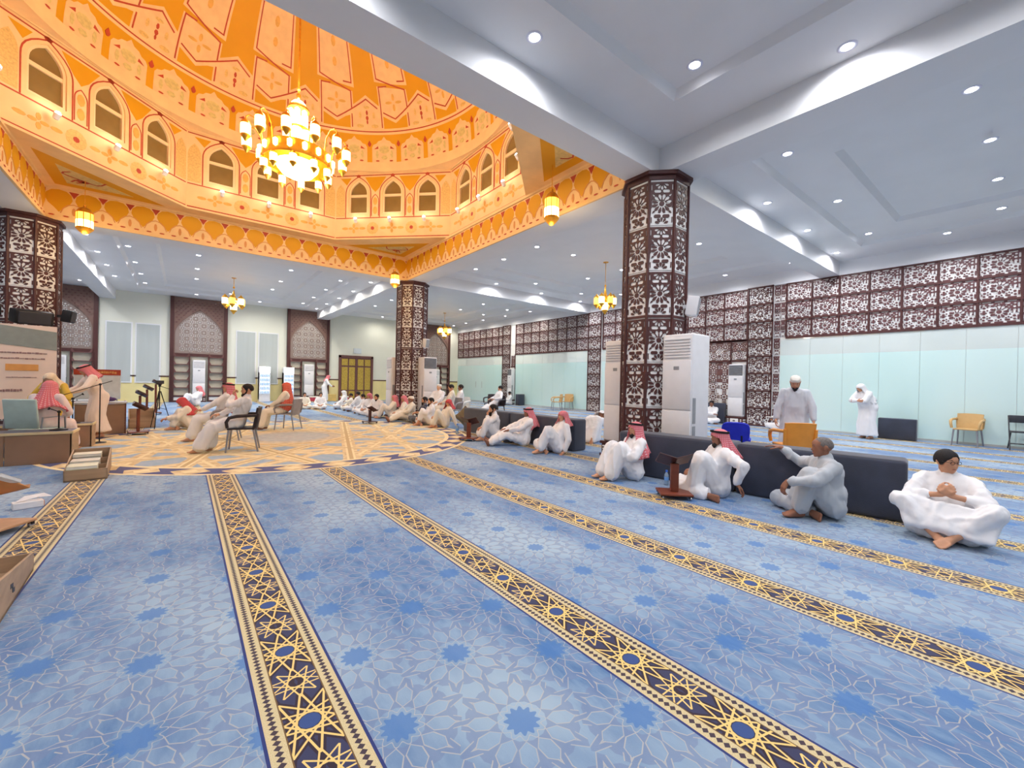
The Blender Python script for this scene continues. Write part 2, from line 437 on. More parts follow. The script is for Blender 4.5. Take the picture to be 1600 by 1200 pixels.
# ------------------------------------------------------------------ the dome
DX, DY, AP, ZD0, ZD1 = 1.925, 9.95, 4.72, 6.05, 8.2
dome = root('ceiling_dome', 'structure', (DX, DY, 0))
RD, ZS = 4.62, 8.2
def dpt(a, ph, off=0):                                    # a, ph in degrees; a clockwise from +Y
    a, ph = math.radians(a), math.radians(ph); r = (RD-off)*math.cos(ph)
    return (r*math.sin(a), r*math.cos(a), ZS+(RD-off)*math.sin(ph))
vs, fs = [], []
NA, NP = 180, 60
for j in range(NP+1):
    for i in range(NA): vs.append(dpt(360*i/NA, 90*j/NP*.999))
for j in range(NP):
    for i in range(NA): fs.append((j*NA+i, j*NA+(i+1) % NA, (j+1)*NA+(i+1) % NA, (j+1)*NA+i))
obj('dome_shell', MB().add(vs, fs), OCHRE, dome, smooth=60)
def inlay(loops, off, step=1.6, fn=dpt):
    """thin painted relief: fills 2-D loops (degrees on the dome) and bends them onto the surface"""
    mb = MB()
    for lp in loops:
        pts = []
        for (x0, y0), (x1, y1) in zip(lp, lp[1:]+lp[:1]):
            n = max(1, int(math.hypot(x1-x0, y1-y0)/step+.999))
            pts += [(x0+(x1-x0)*k/n, y0+(y1-y0)*k/n) for k in range(n)]
        nb = len(pts); xs_, ys_ = [p[0] for p in pts], [p[1] for p in pts]
        def inside(x, y):
            c = False
            for k in range(nb):
                (ax, ay), (bx, by) = pts[k], pts[(k+1) % nb]
                if (ay > y) != (by > y) and x < (bx-ax)*(y-ay)/(by-ay)+ax: c = not c
            return c
        extra = []
        x = min(xs_)+step*.6
        while x < max(xs_):
            y = min(ys_)+step*.6
            while y < max(ys_):
                if inside(x, y) and min((x-p[0])**2+(y-p[1])**2 for p in pts) > (step*.45)**2: extra.append((x, y))
                y += step
            x += step
        vv, _, ff, *_r = delaunay_2d_cdt([Vector(p) for p in pts+extra], [(k, (k+1) % nb) for k in range(nb)], [], 0, 1e-6)
        good = [tuple(t) for t in ff if inside(sum(vv[i].x for i in t)/3, sum(vv[i].y for i in t)/3)]
        o = len(mb.v); n = len(vv)
        mb.v += [fn(v.x, v.y, off) for v in vv]+[fn(v.x, v.y, -.01) for v in vv[:nb]]
        mb.f += [tuple(i+o for i in t) for t in good]
        mb.f += [(o+k, o+(k+1) % nb, o+n+(k+1) % nb, o+n+k) for k in range(min(nb, n))]
    return mb
def strip(pts, w):
    """outline of a ribbon of width w along an open polyline"""
    L, Rr = [], []
    for i, p in enumerate(pts):
        a, b_ = pts[max(i-1, 0)], pts[min(i+1, len(pts)-1)]
        if 0 < i < len(pts)-1:
            d0 = Vector(p)-Vector(a); d1 = Vector(b_)-Vector(p); d0.normalize(); d1.normalize()
            n = Vector((-(d0.y+d1.y), d0.x+d1.x)); n.normalize(); k = w/2/max(.35, n.dot(Vector((-d0.y, d0.x))))
        else:
            d = Vector(b_)-Vector(a); d.normalize(); n = Vector((-d.y, d.x)); k = w/2
        L.append((p[0]+n.x*k, p[1]+n.y*k)); Rr.append((p[0]-n.x*k, p[1]-n.y*k))
    return L+Rr[::-1]
def ngon(cx, cy, rx, ry, n=8, ph=0): return [(cx+rx*math.cos(ph+2*PI*k/n), cy+ry*math.sin(ph+2*PI*k/n)) for k in range(n)]
A0 = 23.7
HEX = [(-6.6, 29.9), (6.6, 28.0), (6.6, 20.6), (0, 18.4), (-6.6, 20.6)]
PIL = [(-6.6, 31.0), (-2, 30.6), (6.6, 29.6), (7.4, 32.0), (7.4, 66), (-7.4, 66), (-7.4, 31.4)]
PEAK = [(6.6, 15.2), (17.4, 15.2), (17.4, 21.8), (12, 25.9), (6.6, 21.8)]
def star_part():
    out = {}
    out['cream_field'] = (inlay([HEX, [(-7.4, 31.3), (7.4, 29.2), (7.4, 70), (-7.4, 70)], PEAK, strip([(-5.9, 15.2), (-5.9, 29.5)], 1.4), strip([(5.9, 15.2), (5.9, 22)], 1.4),
                                 strip([(-7, 21.9), (0, 18.6), (12, 25.9), (17.2, 22.4)], 1.9)], .006), PEACH)
    out['red_rope'] = (inlay([strip([(-5.9, 16), (-5.9, 29.6), (-2.2, 29.7)], .42), strip([(5.9, 16), (5.9, 20.6)], .42),
                              strip([(-5, 21.2), (0, 18.9), (12, 25.7), (16.6, 22.6)], .45),
                              strip([(-6.4, 66), (-6.4, 32.2), (5.9, 28.0), (5.9, 22.5)], .45), strip([(6.4, 66), (6.4, 30.6), (3, 30.9)], .45)], .011), RED)
    out['petal_flower'] = (inlay([ngon(0, 26.1, .6, 1.2), ngon(0, 22.7, .6, 1.2), ngon(2.2, 24.4, 1.5, .5), ngon(-2.2, 24.4, 1.5, .5)], .011), OCHREL)
    out['lens_motif'] = (inlay([ngon(0, 36.5, .9, 1.5), ngon(0, 42.5, 1.0, 1.7), ngon(0, 49.5, 1.2, 1.8), ngon(0, 57, 1.3, 2.0)], .011), OCHREL)
    out['red_drop'] = (inlay([ngon(12, 21.2, .45, .9, 6), ngon(12, 19.4, .6, .8, 6), ngon(12, 18.0, .35, .8, 6)], .011), RED)
    out['leaf_motif'] = (inlay([ngon(9, 16.6, 1.5, .7), ngon(15, 16.6, 1.5, .7), ngon(9.2, 20.3, .5, 1.2), ngon(14.8, 20.3, .5, 1.2), ngon(12, 23, 1.3, .5)], .011), SOFTGOLD)
    return out
SP = {k: (mb.mesh(k), m) for k, (mb, m) in star_part().items()}
for k in range(15):
    for n, (me, m) in SP.items():
        o = link(n, me, m, dome, rz=-math.radians(A0+24*k))
def arch_part():
    out = {}
    arch = [(-5.0, 3.2), (5.0, 3.2), (5.0, 9.0), (4.4, 10.0), (3.2, 10.4), (2.4, 11.3), (1.0, 11.7), (0, 12.9), (-1.0, 11.7), (-2.4, 11.3), (-3.2, 10.4), (-4.4, 10.0), (-5.0, 9.0)]
    out['arch_cartouche'] = (inlay([arch], .006, 1.8), PEACH)
    out['arch_filling'] = (inlay([ngon(0, 8.2, 2.2, 1.6, 8), ngon(0, 5.2, 1.3, .9, 6), ngon(-3.0, 6.4, .6, 1.6, 6), ngon(3.0, 6.4, .6, 1.6, 6)], .011, 1.8), PGREEN)
    out['red_leaf'] = (inlay([[(-4.2, 8.3), (-2.6, 9.5), (-2.4, 8.5)], [(4.2, 8.3), (2.6, 9.5), (2.4, 8.5)], ngon(-2.8, 3.9, .8, .3, 6), ngon(2.8, 3.9, .8, .3, 6)], .011), RED)
    out['red_drop'] = (inlay([[(6, 11.5), (6.75, 10.2), (6.4, 9.4), (6, 9.2), (5.6, 9.4), (5.25, 10.2)]], .011), RED)
    return out
AP_ = {k: (mb.mesh(k), m) for k, (mb, m) in arch_part().items()}
for k in range(30):
    for n, (me, m) in AP_.items(): link(n, me, m, dome, rz=-math.radians(A0-6.4+12*k+.8))
ringb = []
def ringband(name, p0, p1, off, m):
    vs, fs = [], []; N = 180
    for i in range(N):
        for p, o_ in ((p0, -.005), (p0, off), (p1, off), (p1, -.005)): vs.append(dpt(2*i, p, o_))
    for i in range(N):
        j = (i+1) % N
        for k in range(3): fs.append((4*i+k, 4*i+k+1, 4*j+k+1, 4*j+k))
    obj(name, MB().add(vs, fs), m, dome)
ringband('cream_ring', -.3, 3.3, .012, CREAM); ringband('cream_ring', 13.6, 15.7, .005, CREAM); ringband('red_ring', 14.45, 14.85, .011, RED)
# octagonal drum: eight faces, three arched windows each, soffit ring at the dome foot
SIDE = 2*AP*math.tan(PI/8); HS = SIDE/2
WX, WW, WZ0, WZS, WZT = 1.17, .33, 6.88, 7.52, 8.0
def arch_loop(cx, w, z0, zs, zt, n=6):
    R = []
    for k in range(n+1):
        t = k/n; R.append((cx+w*(1-t**2.5), zs+(zt-zs)*t))
    Lf = [(2*cx-x, z) for x, z in R[:-1]][::-1]
    return [(cx-w, z0), (cx+w, z0)]+R+Lf
face_me = fill2d([[(-HS, ZD0), (HS, ZD0), (HS, ZD1), (-HS, ZD1)]]+[arch_loop(c, WW, WZ0, WZS, WZT) for c in (-WX, 0, WX)], .12)
frame_me = fill2d([arch_loop(0, WW+.015, WZ0-.02, WZS, WZT+.015), arch_loop(0, WW-.05, WZ0+.05, WZS, WZT-.06)], .07)
bar_me = fill2d([rect(-WW+.02, 7.44, WW-.02, 7.52)], .06)
lowpane = fill2d([rect(-WW+.03, WZ0+.03, WW-.03, 7.46)], .01); toppane = fill2d([arch_loop(0, WW-.03, 7.5, WZS, WZT-.03)], .01)
flat = lambda x, y, off: (x, y, off)
def drumbits():
    o = {}
    red = [strip([(-HS+.02, ZD0+.06), (HS-.02, ZD0+.06)], .03), strip([(-HS+.02, 6.74), (HS-.02, 6.74)], .028), strip([(-HS+.02, 8.13), (HS-.02, 8.13)], .028)]
    for c in (-WX, 0, WX):
        al = arch_loop(c, WW+.1, 6.76, WZS, WZT+.09); red.append(strip(al[1:]+al[:1], .026))
        red.append(ngon(c, 8.11, .07, .05, 8))
    for c in (-WX/2, WX/2): al = arch_loop(c, .12, 6.8, 7.28, 7.5); red.append(strip(al[1:]+al[:1], .02))
    o['red_outline'] = (inlay(red, .006, 9, flat), RED)
    sp_ = []
    for c in (-WX/2, WX/2): sp_.append([(c, 7.58), (c+.14, 7.72), (c+.36, 8.07), (c-.36, 8.07), (c-.14, 7.72)])
    for s in (-1, 1): sp_.append([(s*(WX+.40), 7.82), (s*(WX+.62), 8.05), (s*(WX+.25), 8.05)])
    o['ochre_spandrel'] = (inlay(sp_, .005, 9, flat), OCHRE)
    o['corner_cartouche'] = (inlay([arch_loop(s*(HS-.17), .15, 6.8, 7.5, 7.86) for s in (-1, 1)], .005, 9, flat), SOFTGOLD)
    fl = []; rd = []
    for c in (-1.31, 0, 1.31):
        fl += [ngon(c, 6.49, .045, .075), ngon(c, 6.31, .045, .075), ngon(c+.1, 6.4, .08, .04), ngon(c-.1, 6.4, .08, .04), ngon(c+.3, 6.4, .11, .045), ngon(c-.3, 6.4, .11, .045)]
    for c in (-.66, .66): rd.append(ngon(c, 6.4, .06, .06))
    for c in (-WX/2, WX/2): fl += [ngon(c, 7.28, .075, .13), ngon(c, 6.98, .075, .13)]
    o['lens_motif'] = (inlay(fl, .006, 9, flat), OCHREL); o['red_flower'] = (inlay(rd, .007, 9, flat), RED)
    tr = [ngon(c, 6.4, .2, .2, 12) for c in (-.66, .66)]
    o['tracery'] = (inlay(tr, .003, 9, flat), SOFTGOLD)
    return o
DB = {k: (mb.mesh(k), m) for k, (mb, m) in drumbits().items()}
FRAME = mat('window_frame_cream', (244, 210, 160), .5, var=.02)
nwin = 0
for k in range(8):
    n = k*PI/4; c_, s_ = math.cos(n), math.sin(n)          # outward normal; plate faces inwards
    Mx = frameM((-s_*-1, c_*-1), (AP*c_, AP*s_, 0))        # plate normal = -outward
    def hang(name, me, m, off=0, par=dome, dx=0):
        if not me.materials: me.materials.append(m)
        o = bpy.data.objects.new(name, me); C.objects.link(o); o.parent = par
        o.matrix_local = Mx @ Matrix.Translation((dx, 0, off)) if par is dome else Matrix.Identity(4); return o
    hang('drum_wall', face_me, CREAM)
    for nm, (me, m) in DB.items(): hang(nm, me, m)
    for dx in (-WX, 0, WX):
        nwin += 1
        w_ = bpy.data.objects.new('window_%d' % nwin, frame_me); C.objects.link(w_); w_['kind'] = 'structure'
        if not frame_me.materials: frame_me.materials.append(FRAME)
        w_.matrix_local = Matrix.Translation((DX, DY, 0)) @ Mx @ Matrix.Translation((dx, 0, -.03))
        for nm, me, m, off in (('transom_bar', bar_me, FRAME, -.01), ('lower_pane', lowpane, GLASSD, -.05), ('arched_pane', toppane, GLASSD, -.05)):
            p = hang(nm, me, m, off, w_); p.matrix_local = Matrix.Translation((0, 0, off))
oct_ = [(AP/math.cos(PI/8)*math.cos(PI/8+k*PI/4), AP/math.cos(PI/8)*math.sin(PI/8+k*PI/4)) for k in range(8)]
sof = fill2d([[(x*1.02, y*1.02) for x, y in oct_], [(RD*math.cos(2*PI*k/96), RD*math.sin(2*PI*k/96)) for k in range(96)]], .06)
link('dome_foot_soffit', sof, CREAM, dome, (0, 0, ZD1+.06))
obj('cornice', MB().add(*(lambda P: (P, [(i*2, i*2+1, (i*2+3) % 16, (i*2+2) % 16) for i in range(8)]))([p for x, y in oct_ for p in ((x*.985, y*.985, 8.17), (x*.985, y*.985, 8.22))])), CREAM, dome)
# rectangle to octagon: soffit with four painted corner triangles
RX0, RX1, RY0, RY1 = -2.75-DX, 6.6-DX, 4.88-DY, 15.1-DY
link('corner_soffit', fill2d([rect(RX0-.05, RY0-.05, RX1+.05, RY1+.05), [(x*.985, y*.985) for x, y in oct_]], .05), CREAM, dome, (0, 0, ZD0+.02))
for sx in (-1, 1):
    for sy in (-1, 1):
        gx, gy = (RX1 if sx > 0 else RX0)-sx*.22, (RY1 if sy > 0 else RY0)-sy*.22
        dl = 2.05; P = lambda a, b_: (gx-sx*a, gy-sy*b_)
        down = lambda x, y, off: (x, y, ZD0-.03-off)
        obj('ochre_triangle', inlay([[P(0, 0), P(dl, 0), P(0, dl)]], .004, 9, down), OCHRE, dome)
        obj('cream_triangle', inlay([[P(.24, .24), P(dl-.62, .24), P(.24, dl-.62)]], .008, 9, down), PGREEN, dome)
        sw = [strip([P(.34+.09*t, .42+.16*math.sin(t*.9)+.05*t) for t in range(8)], .035), ngon(*P(.55, .55), .12, .07, 6), strip([P(.42+.16*math.sin(t*.9), .4+.1*t) for t in range(8)], .035)]
        obj('arabesque', inlay(sw, .012, 9, down), RED, dome)
# scalloped frieze on the four beam faces
def frieze(L, n):
    o = {}; p = L/n; och, red, lines, cres = [], [], [], []
    for i in range(n):
        c = (i+.5)*p; q = p*.44
        q = p*.455; och.append([(c, .20), (c+q*.34, .30), (c+q*.78, .40), (c+q, .52), (c+q*.92, .64), (c+q*.55, .725), (c, .75), (c-q*.55, .725), (c-q*.92, .64), (c-q, .52), (c-q*.78, .40), (c-q*.34, .30)])
        red.append([(c+p*.5, .58), (c+p*.5+q*.38, .735), (c+p*.5-q*.38, .735)] if i < n-1 else [(c+p*.42, .66), (c+p*.5, .735), (c+p*.36, .735)])
        arc = [(c+p*.5+p*.46*math.cos(t), .10+.33*math.sin(t)) for t in np.linspace(.25, PI-.25, 7)]
        if i < n-1:
            lines.append(strip(arc, .02)); lines.append(ngon(c+p*.5, .25, .035, .1, 8))
        cres.append(ngon(c+p*.24, .115, .06, .018, 6)); cres.append(ngon(c-p*.24, .115, .06, .018, 6))
    o['ochre_scallop'] = (inlay(och, .006, 9, flat), OCHRE); o['red_triangle'] = (inlay(red, .006, 9, flat), RED)
    o['fan_line'] = (inlay(lines, .007, 9, flat), mat('frieze_line_tan', (214, 146, 84), .6)); o['brown_crescent'] = (inlay(cres, .006, 9, flat), RED)
    return o
for nm, L, ax, org, n in (('far', 9.35, (1, 0), (-2.75, 15.1), 18), ('near', 9.35, (-1, 0), (6.6, 4.835), 18), ('right', 10.22, (0, -1), (6.6, 15.1), 20), ('left', 10.22, (0, 1), (-2.75, 4.88), 20)):
    fr = root('trim_frieze', 'structure')
    Mf = frameM(ax, (*org, ZB+(.065 if nm == 'near' else 0))); nrm = Mf.to_3x3() @ Vector((0, 0, 1))
    MB_ = MB().box((0, 0, 0), (L, .83, .03)).box((0, -.004, 0), (L, .07, .05)).box((0, .77, 0), (L, .83, .07))
    o = obj('frieze_board', MB_, CREAM, fr); o.matrix_local = Mf
    for k, (mb, m) in frieze(L, n).items():
        q = obj(k, mb, m, fr); q.matrix_local = Mf @ Matrix.Translation((0, 0, .03))
# ------------------------------------------------------------------ right wall: lattice screens over frosted glass
struct('wall_right', MB().box((XW+.046, -7, 0), (XW+.3, YW+.3, 6.0)), BACKING)
struct('trim_cornice_right', MB().box((XW-.02, -7, 5.2), (XW+.046, YW, 5.66)), WHITE)
BROWNW = mat('wall_lattice_brown', (104, 66, 68), .5, var=.1)
scr = root('wall_right_screen', 'structure')
WP = lattice(.735, .61, 'wall')
def wallpanel(y, z, me, par=None):                        # panel whose far (max-Y) lower corner is at y, z
    return panel('lattice_panel', me, (0, -1), (XW+.03, y, z), par or scr, BROWNW)
def screen_rows(y0, y1, step=.77):
    y = y1; nb = MB()
    for k in range(4): nb.box((XW+.0, y0, 3.265+.64*k-(.03 if k else .045)), (XW+.055, y1, 3.265+.64*k+.03))
    while y > y0+.3:
        for k in range(3): wallpanel(y-.02, 3.285+.64*k, WP)
        nb.box((XW+.002, y-.018, 3.28), (XW+.05, y+.018, 5.2)); y -= step
    if y > y0+.06:
        mn = lattice(round(y-y0-.04, 2), .61, 'column')
        for k in range(3): wallpanel(y-.02, 3.285+.64*k, mn)
    nb.box((XW+.002, y0-.01, 3.28), (XW+.05, y0+.026, 5.2))
    obj('screen_bar', nb, BROWN, scr)
for y0, y1 in ((-3.4, 5.88), (7.2, 14.25), (15.2, 21.5), (22.95, YW-.05)): screen_rows(y0, y1)
narrow = lattice(.2, .61, 'column')
for k in range(8): wallpanel(6.27, .05+.645*k, narrow)
for k in range(3): wallpanel(6.05, 3.285+.64*k, lattice(.14, .61, 'column'))
PP = lattice(.80, .59, 'wall'); PIER = lattice(.80, .60, 'wall')
def pier(y0, y1, x=16.9):
    r = root('wall_right_pier', 'structure')
    obj('pier_core', MB().box((x+.044, y0, 0), (XW+.046, y1, 5.2)), BACKING, r)
    me = lattice(round(y1-y0-.07, 2), .6, 'wall'); nb = MB()
    for k in range(8): panel('lattice_panel', me, (0, -1), (x+.03, y1-.035, .05+.645*k), r)
    for k in range(9): nb.box((x, y0, max(0, .645*k-.0)), (x+.06, y1, .05+.645*k))
    nb.box((x, y0, 0), (x+.06, y0+.04, 5.2)).box((x, y1-.04, 0), (x+.06, y1, 5.2))
    obj('pier_frame', nb, BROWN, r)
for y0, y1 in ((6.27, 7.15), (14.3, 15.18), (21.95, 22.8)): pier(y0, y1)
# fine lattice wall behind and beside the wall air conditioners
fw = root('wall_right_lattice', 'structure'); nb = MB()
for y0, y1, zz in ((7.8, 8.7, .05), (8.75, 9.6, .05)):
    for z0, z1 in ((.05, 2.42), (2.5, 3.2)):
        panel('lattice_panel', lattice(round(y1-y0, 2), round(z1-z0, 2), 'fine'), (0, -1), (XW+.03, y1, z0), fw, BROWNL)
panel('lattice_panel', lattice(.62, .66, 'fine'), (0, -1), (XW+.03, 7.79, 2.52), fw, BROWNL)
panel('lattice_panel', lattice(.42, .66, 'fine'), (0, -1), (XW+.03, 21.93, 2.52), fw, BROWNL)
nb.box((XW, 7.15, 2.42), (XW+.06, 9.65, 2.5)).box((XW, 7.15, 3.2), (XW+.06, 9.65, 3.27)).box((XW, 9.6, 0), (XW+.06, 9.68, 3.27)).box((XW, 7.76, 0), (XW+.06, 7.81, 3.2))
nb.box((XW, 21.5, 0), (XW+.06, 21.56, 3.27)).box((XW, 21.5, 2.42), (XW+.06, 21.95, 2.5))
obj('lattice_frame', nb, BROWN, fw)
def frost_mat():
    m, nt, b = newmat('frosted_glass')
    n = noisef(nt, .5, 2, stretch=(1, .6, .25)); nt.links.new(mixc(nt, n.soft(.3, .7), lin((206, 238, 234)), lin((220, 242, 238))), b.inputs['Base Color'])
    b.inputs['Roughness'].default_value = .28; b.inputs['Specular IOR Level'].default_value = .35; b.inputs['Coat Weight'].default_value = .35; b.inputs['Coat Roughness'].default_value = .12
    return m
FROST = frost_mat()
CLEAR = mat('clear_glass_strip', (232, 242, 238), .03, var=.05, scale=.4, spec=.8); CLEAR.node_tree.nodes['Principled BSDF'].inputs['Coat Weight'].default_value = .8
CLEAR.node_tree.nodes['Principled BSDF'].inputs['Coat Roughness'].default_value = .01; CLEAR.node_tree.nodes['Principled BSDF'].inputs['IOR'].default_value = 1.9
nw = nwin
def glazing(y0, y1, step=.92, ref=None):
    global nw
    ys_ = [y0]; y = (ref if ref is not None else y0+step)
    while y < y1-.2: 
        if y > y0+.15: ys_.append(y)
        y += step
    ys_.append(y1)
    for a, b_ in zip(ys_[:-1], ys_[1:]):
        nw += 1
        w_ = obj('window_%d' % nw, MB().box((XW+.03, a+.004, .06), (XW+.045, b_-.004, 2.62)), FROST); w_['kind'] = 'structure'
        obj('clear_pane', MB().box((XW+.03, a+.004, 2.62), (XW+.045, b_-.004, 3.24)), CLEAR, w_)
for a in ((-3.4, 6.05, .92, -3.15), (9.7, 14.3), (15.2, 21.5), (22.95, YW-.05)): glazing(*a)
ALU = mat('satin_aluminium', (176, 178, 180), .35, .8, var=.04)
struct('baseboard_right', MB().box((XW-.01, -7, 0), (XW+.05, YW, .055)), mat('grey_sill', (196, 196, 190), .5, var=.05))
hd = MB()
for y in (25.3, 26.1): hd.tube([(XW-.03, y, 1.0), (XW-.03, y, 1.45)], .012, 6)
o = obj('handle', hd, ALU); tag(o, kind='structure'); o.name = 'door_3_handle'

# ------------------------------------------------------------------ back wall
BYW = YW
struct('wall_back', MB().box((-13, BYW, 0), (XW+.3, BYW+.3, 6.0)), WALLW)
def seg(x0, x1, n):
    struct('trim_%d' % n, MB().box((x0, BYW-.035, 1.33), (x1, BYW+.01, 1.40)), BROWN)
    struct('wall_back_dado', MB().box((x0, BYW-.02, 0), (x1, BYW+.01, 1.33)), YELLOW)
SEGS = [(-3.36, -.64), (1.9, 4.93), (7.38, 8.0), (10.27, 11.3), (16.25, 17.0)]
for k, (a, b_) in enumerate(SEGS): seg(a, b_, k+1)
SHELFW = mat('cream_shelf_board', (240, 234, 214), .5, var=.03)
FRET = mat('taupe_fretwork', (152, 134, 126), .55, var=.05)
def niche(x0, x1, top=5.63, shelves=True):
    r = root('trim_niche', 'structure', (0, 0, 0)); y = BYW; w = x1-x0
    zs, za, zm = 3.62, 5.02, 2.55
    outer = rect(x0, zm, x1, top); cx = (x0+x1)/2; aw = w/2-.2
    R = [(cx+aw*(1-t**1.9), zs+(za-zs)*t) for t in np.linspace(0, 1, 10)]; R[-1] = (cx, za)
    arch = [(cx-aw, zm+.08), (cx+aw, zm+.08)]+R+[(2*cx-a, b_) for a, b_ in R[:-1]][::-1]
    me = fill2d([outer, arch], .12); p = link('arch_surround', me, SPANDREL, r); p.matrix_local = frameM((1, 0), (0, y-.1, 0))
    obj('niche_back', MB().box((x0+.02, y-.02, zm), (x1-.02, y+.01, top-.02)), BACKING, r)
    obj('niche_post', MB().box((x0, y-.16, 0), (x0+.16, y, top)).box((x1-.16, y-.16, 0), (x1, y, top)), BROWN, r)
    obj('niche_rail', MB().box((x0+.1, y-.15, zm-.08), (x1-.1, y, zm+.08)), BROWN, r)
    # fretwork inside the arch: rosette tiles kept where they lie inside the arch
    L = [arch]; a = .37
    def inside(x, z, m=.025):
        if x < cx-aw+m or x > cx+aw-m or z < zm+.10: return False
        if z < zs: return True
        t = min(1, (z-zs+.05)/(za-zs)); return abs(x-cx) < aw*(1-t**1.9)-m
    nx = int(aw*2/a); x00 = cx-nx*a/2
    for i in range(nx):
        for j in range(7):
            px, pz = x00+(i+.5)*a, zm+.14+(j+.5)*a
            if not inside(px, pz, .03-.10): continue
            Rr = a*.34; q0 = circ(px, pz, Rr*.36, 6)
            if all(inside(*t) for t in q0): L.append(q0)
            for k in range(8):
                q = petal(px, pz, 2*PI*k/8+.39, Rr*.56, Rr*1.12, Rr*.27)
                if all(inside(*t) for t in q): L.append(q)
            for q in (pill(px+a/2, pz, a*.1, a*.4), pill(px, pz+a/2, a*.4, a*.1), circ(px+a/2, pz+a/2, a*.11, 8)):
                if all(inside(*t) for t in q): L.append(q)
    q = link('arch_fretwork', fill2d(L, .025), FRET, r); q.matrix_local = frameM((1, 0), (0, y-.05, 0))
    # relief of small raised lozenges on the spandrels
    sp = MB()
    for i in range(int(w/.2)):
        for j in range(16):
            px, pz = x0+.26+i*.2+(j % 2)*.1, zs-.1+j*.125
            t = min(1, max(0, (pz-zs)/(za-zs))); lim = aw*(1-t**1.9)+.12 if pz < za else 0
            if pz > top-.1 or px > x1-.2 or abs(px-cx) < lim: continue
            sp.add([(px-.06, y-.222, pz), (px, y-.222, pz-.035), (px+.06, y-.222, pz), (px, y-.222, pz+.035), (px, y-.236, pz)], [(0, 1, 4), (1, 2, 4), (2, 3, 4), (3, 0, 4)])
    s_ = obj('relief', sp, BROWNL, r); s_['kind'] = 'stuff'
    if not shelves: return r
    for a0, a1 in ((x0+.16, cx-.42), (cx+.42, x1-.16)):
        obj('shelf_back', MB().box((a0, y-.015, .05), (a1, y+.005, zm-.08)), SHELFW, r)
        for k in range(6): obj('shelf_board', MB().box((a0, y-.26, .33+.42*k), (a1, y, .37+.42*k)) if k < 6 else None, BROWNL, r)
        br = MB()
        for k in range(5):
            z = .79+.42*k-.02
            for sx, xx in ((1, a0), (-1, a1)):
                br.prism([(0, 0), (.12, 0), (.02, .2), (0, .2)], -.01, .01, Matrix.Translation((xx, y-.24, z+.02)) @ Matrix(((sx, 0, 0, 0), (0, 0, 1, 0), (0, 1, 0, 0), (0, 0, 0, 1))))
        obj('bracket', br, BROWNL, r)
        obj('side_panel', MB().box((a0-.03, y-.26, 0), (a0+.03, y, zm-.05)).box((a1-.03, y-.26, 0), (a1+.03, y, zm-.05)), BROWN, r)
        obj('foot_panel', MB().box((a0, y-.24, 0), (a1, y, .10)).box((a0, y-.24, .28), (a1, y, .33)), BROWN, r)
        cut = lattice(round(a1-a0, 2), .18, 'fine')
        link('foot_backing', MB().box((a0, y-.2, .1), (a1, y-.19, .28)).mesh('foot_backing'), BACKING, r)
    return r
for a, b_ in ((-6.0, -3.36), (-.63, 1.90), (4.93, 7.38), (13.75, 16.25)): niche(a, b_)
# roller blinds over the four back windows
BLIND = mat('grey_blind', (186, 192, 190), .7, var=.03, scale=1.2, stretch=(6, 1, .3))
for a, b_ in ((-3.06, -2.17), (-1.95, -1.05), (2.37, 3.26), (3.48, 4.42)):
    nw += 1
    w_ = struct('window_%d' % nw, MB().box((a-.06, BYW-.035, 1.0), (b_+.06, BYW+.005, 4.09)), WHITE)
    obj('blind', MB().box((a, BYW-.06, 1.05), (b_, BYW-.038, 4.03)), BLIND, w_)
    obj('bottom_bar', MB().box((a, BYW-.07, 1.02), (b_, BYW-.036, 1.06)), WHITE, w_)
# ornate double door
GOLD = mat('carved_gold_panel', (190, 160, 72), .45, .25, var=.3, scale=22, bump=.6, bscale=40)
def door(x0, x1, n):
    d = struct('door_%d' % n, MB().box((x0, BYW-.09, 0), (x0+.14, BYW, 2.98)).box((x1-.14, BYW-.09, 0), (x1, BYW, 2.98)).box((x0, BYW-.09, 2.84), (x1, BYW, 3.0)), BROWNL)
    m_ = (x0+x1)/2
    for a, b_ in ((x0+.14, m_-.05), (m_+.05, x1-.14)):
        leaf = obj('door_leaf', MB().box((a, BYW-.05, 0), (b_, BYW, 2.84)), BROWNL, d)
        h = (b_-a)/2
        for q in (0, 1):
            for z0, z1 in ((.15, .62), (.70, 2.22), (2.32, 2.76)):
                obj('gold_panel', MB().rbox((a+q*h+.04, BYW-.07, z0), (a+q*h+h-.04, BYW-.04, z1), .01, 1), GOLD, leaf)
    obj('middle_post', MB().box((m_-.06, BYW-.08, 0), (m_+.06, BYW, 2.84)), BROWNL, d)
    return d
door(8.0, 10.27, 1); 
dd = struct('door_2', MB().box((11.35, BYW-.09, 0), (11.5, BYW, 2.75)).box((12.6, BYW-.09, 0), (12.75, BYW, 2.75)).box((11.35, BYW-.09, 2.65), (12.75, BYW, 2.8)), BROWNL)
obj('door_leaf', MB().box((11.5, BYW-.05, 0), (12.6, BYW, 2.65)), BROWNL, dd)
struct('trim_9', MB().box((8.95, BYW-.04, 3.15), (9.45, BYW, 3.5)), mat('pale_sign_plate', (214, 220, 222), .5))

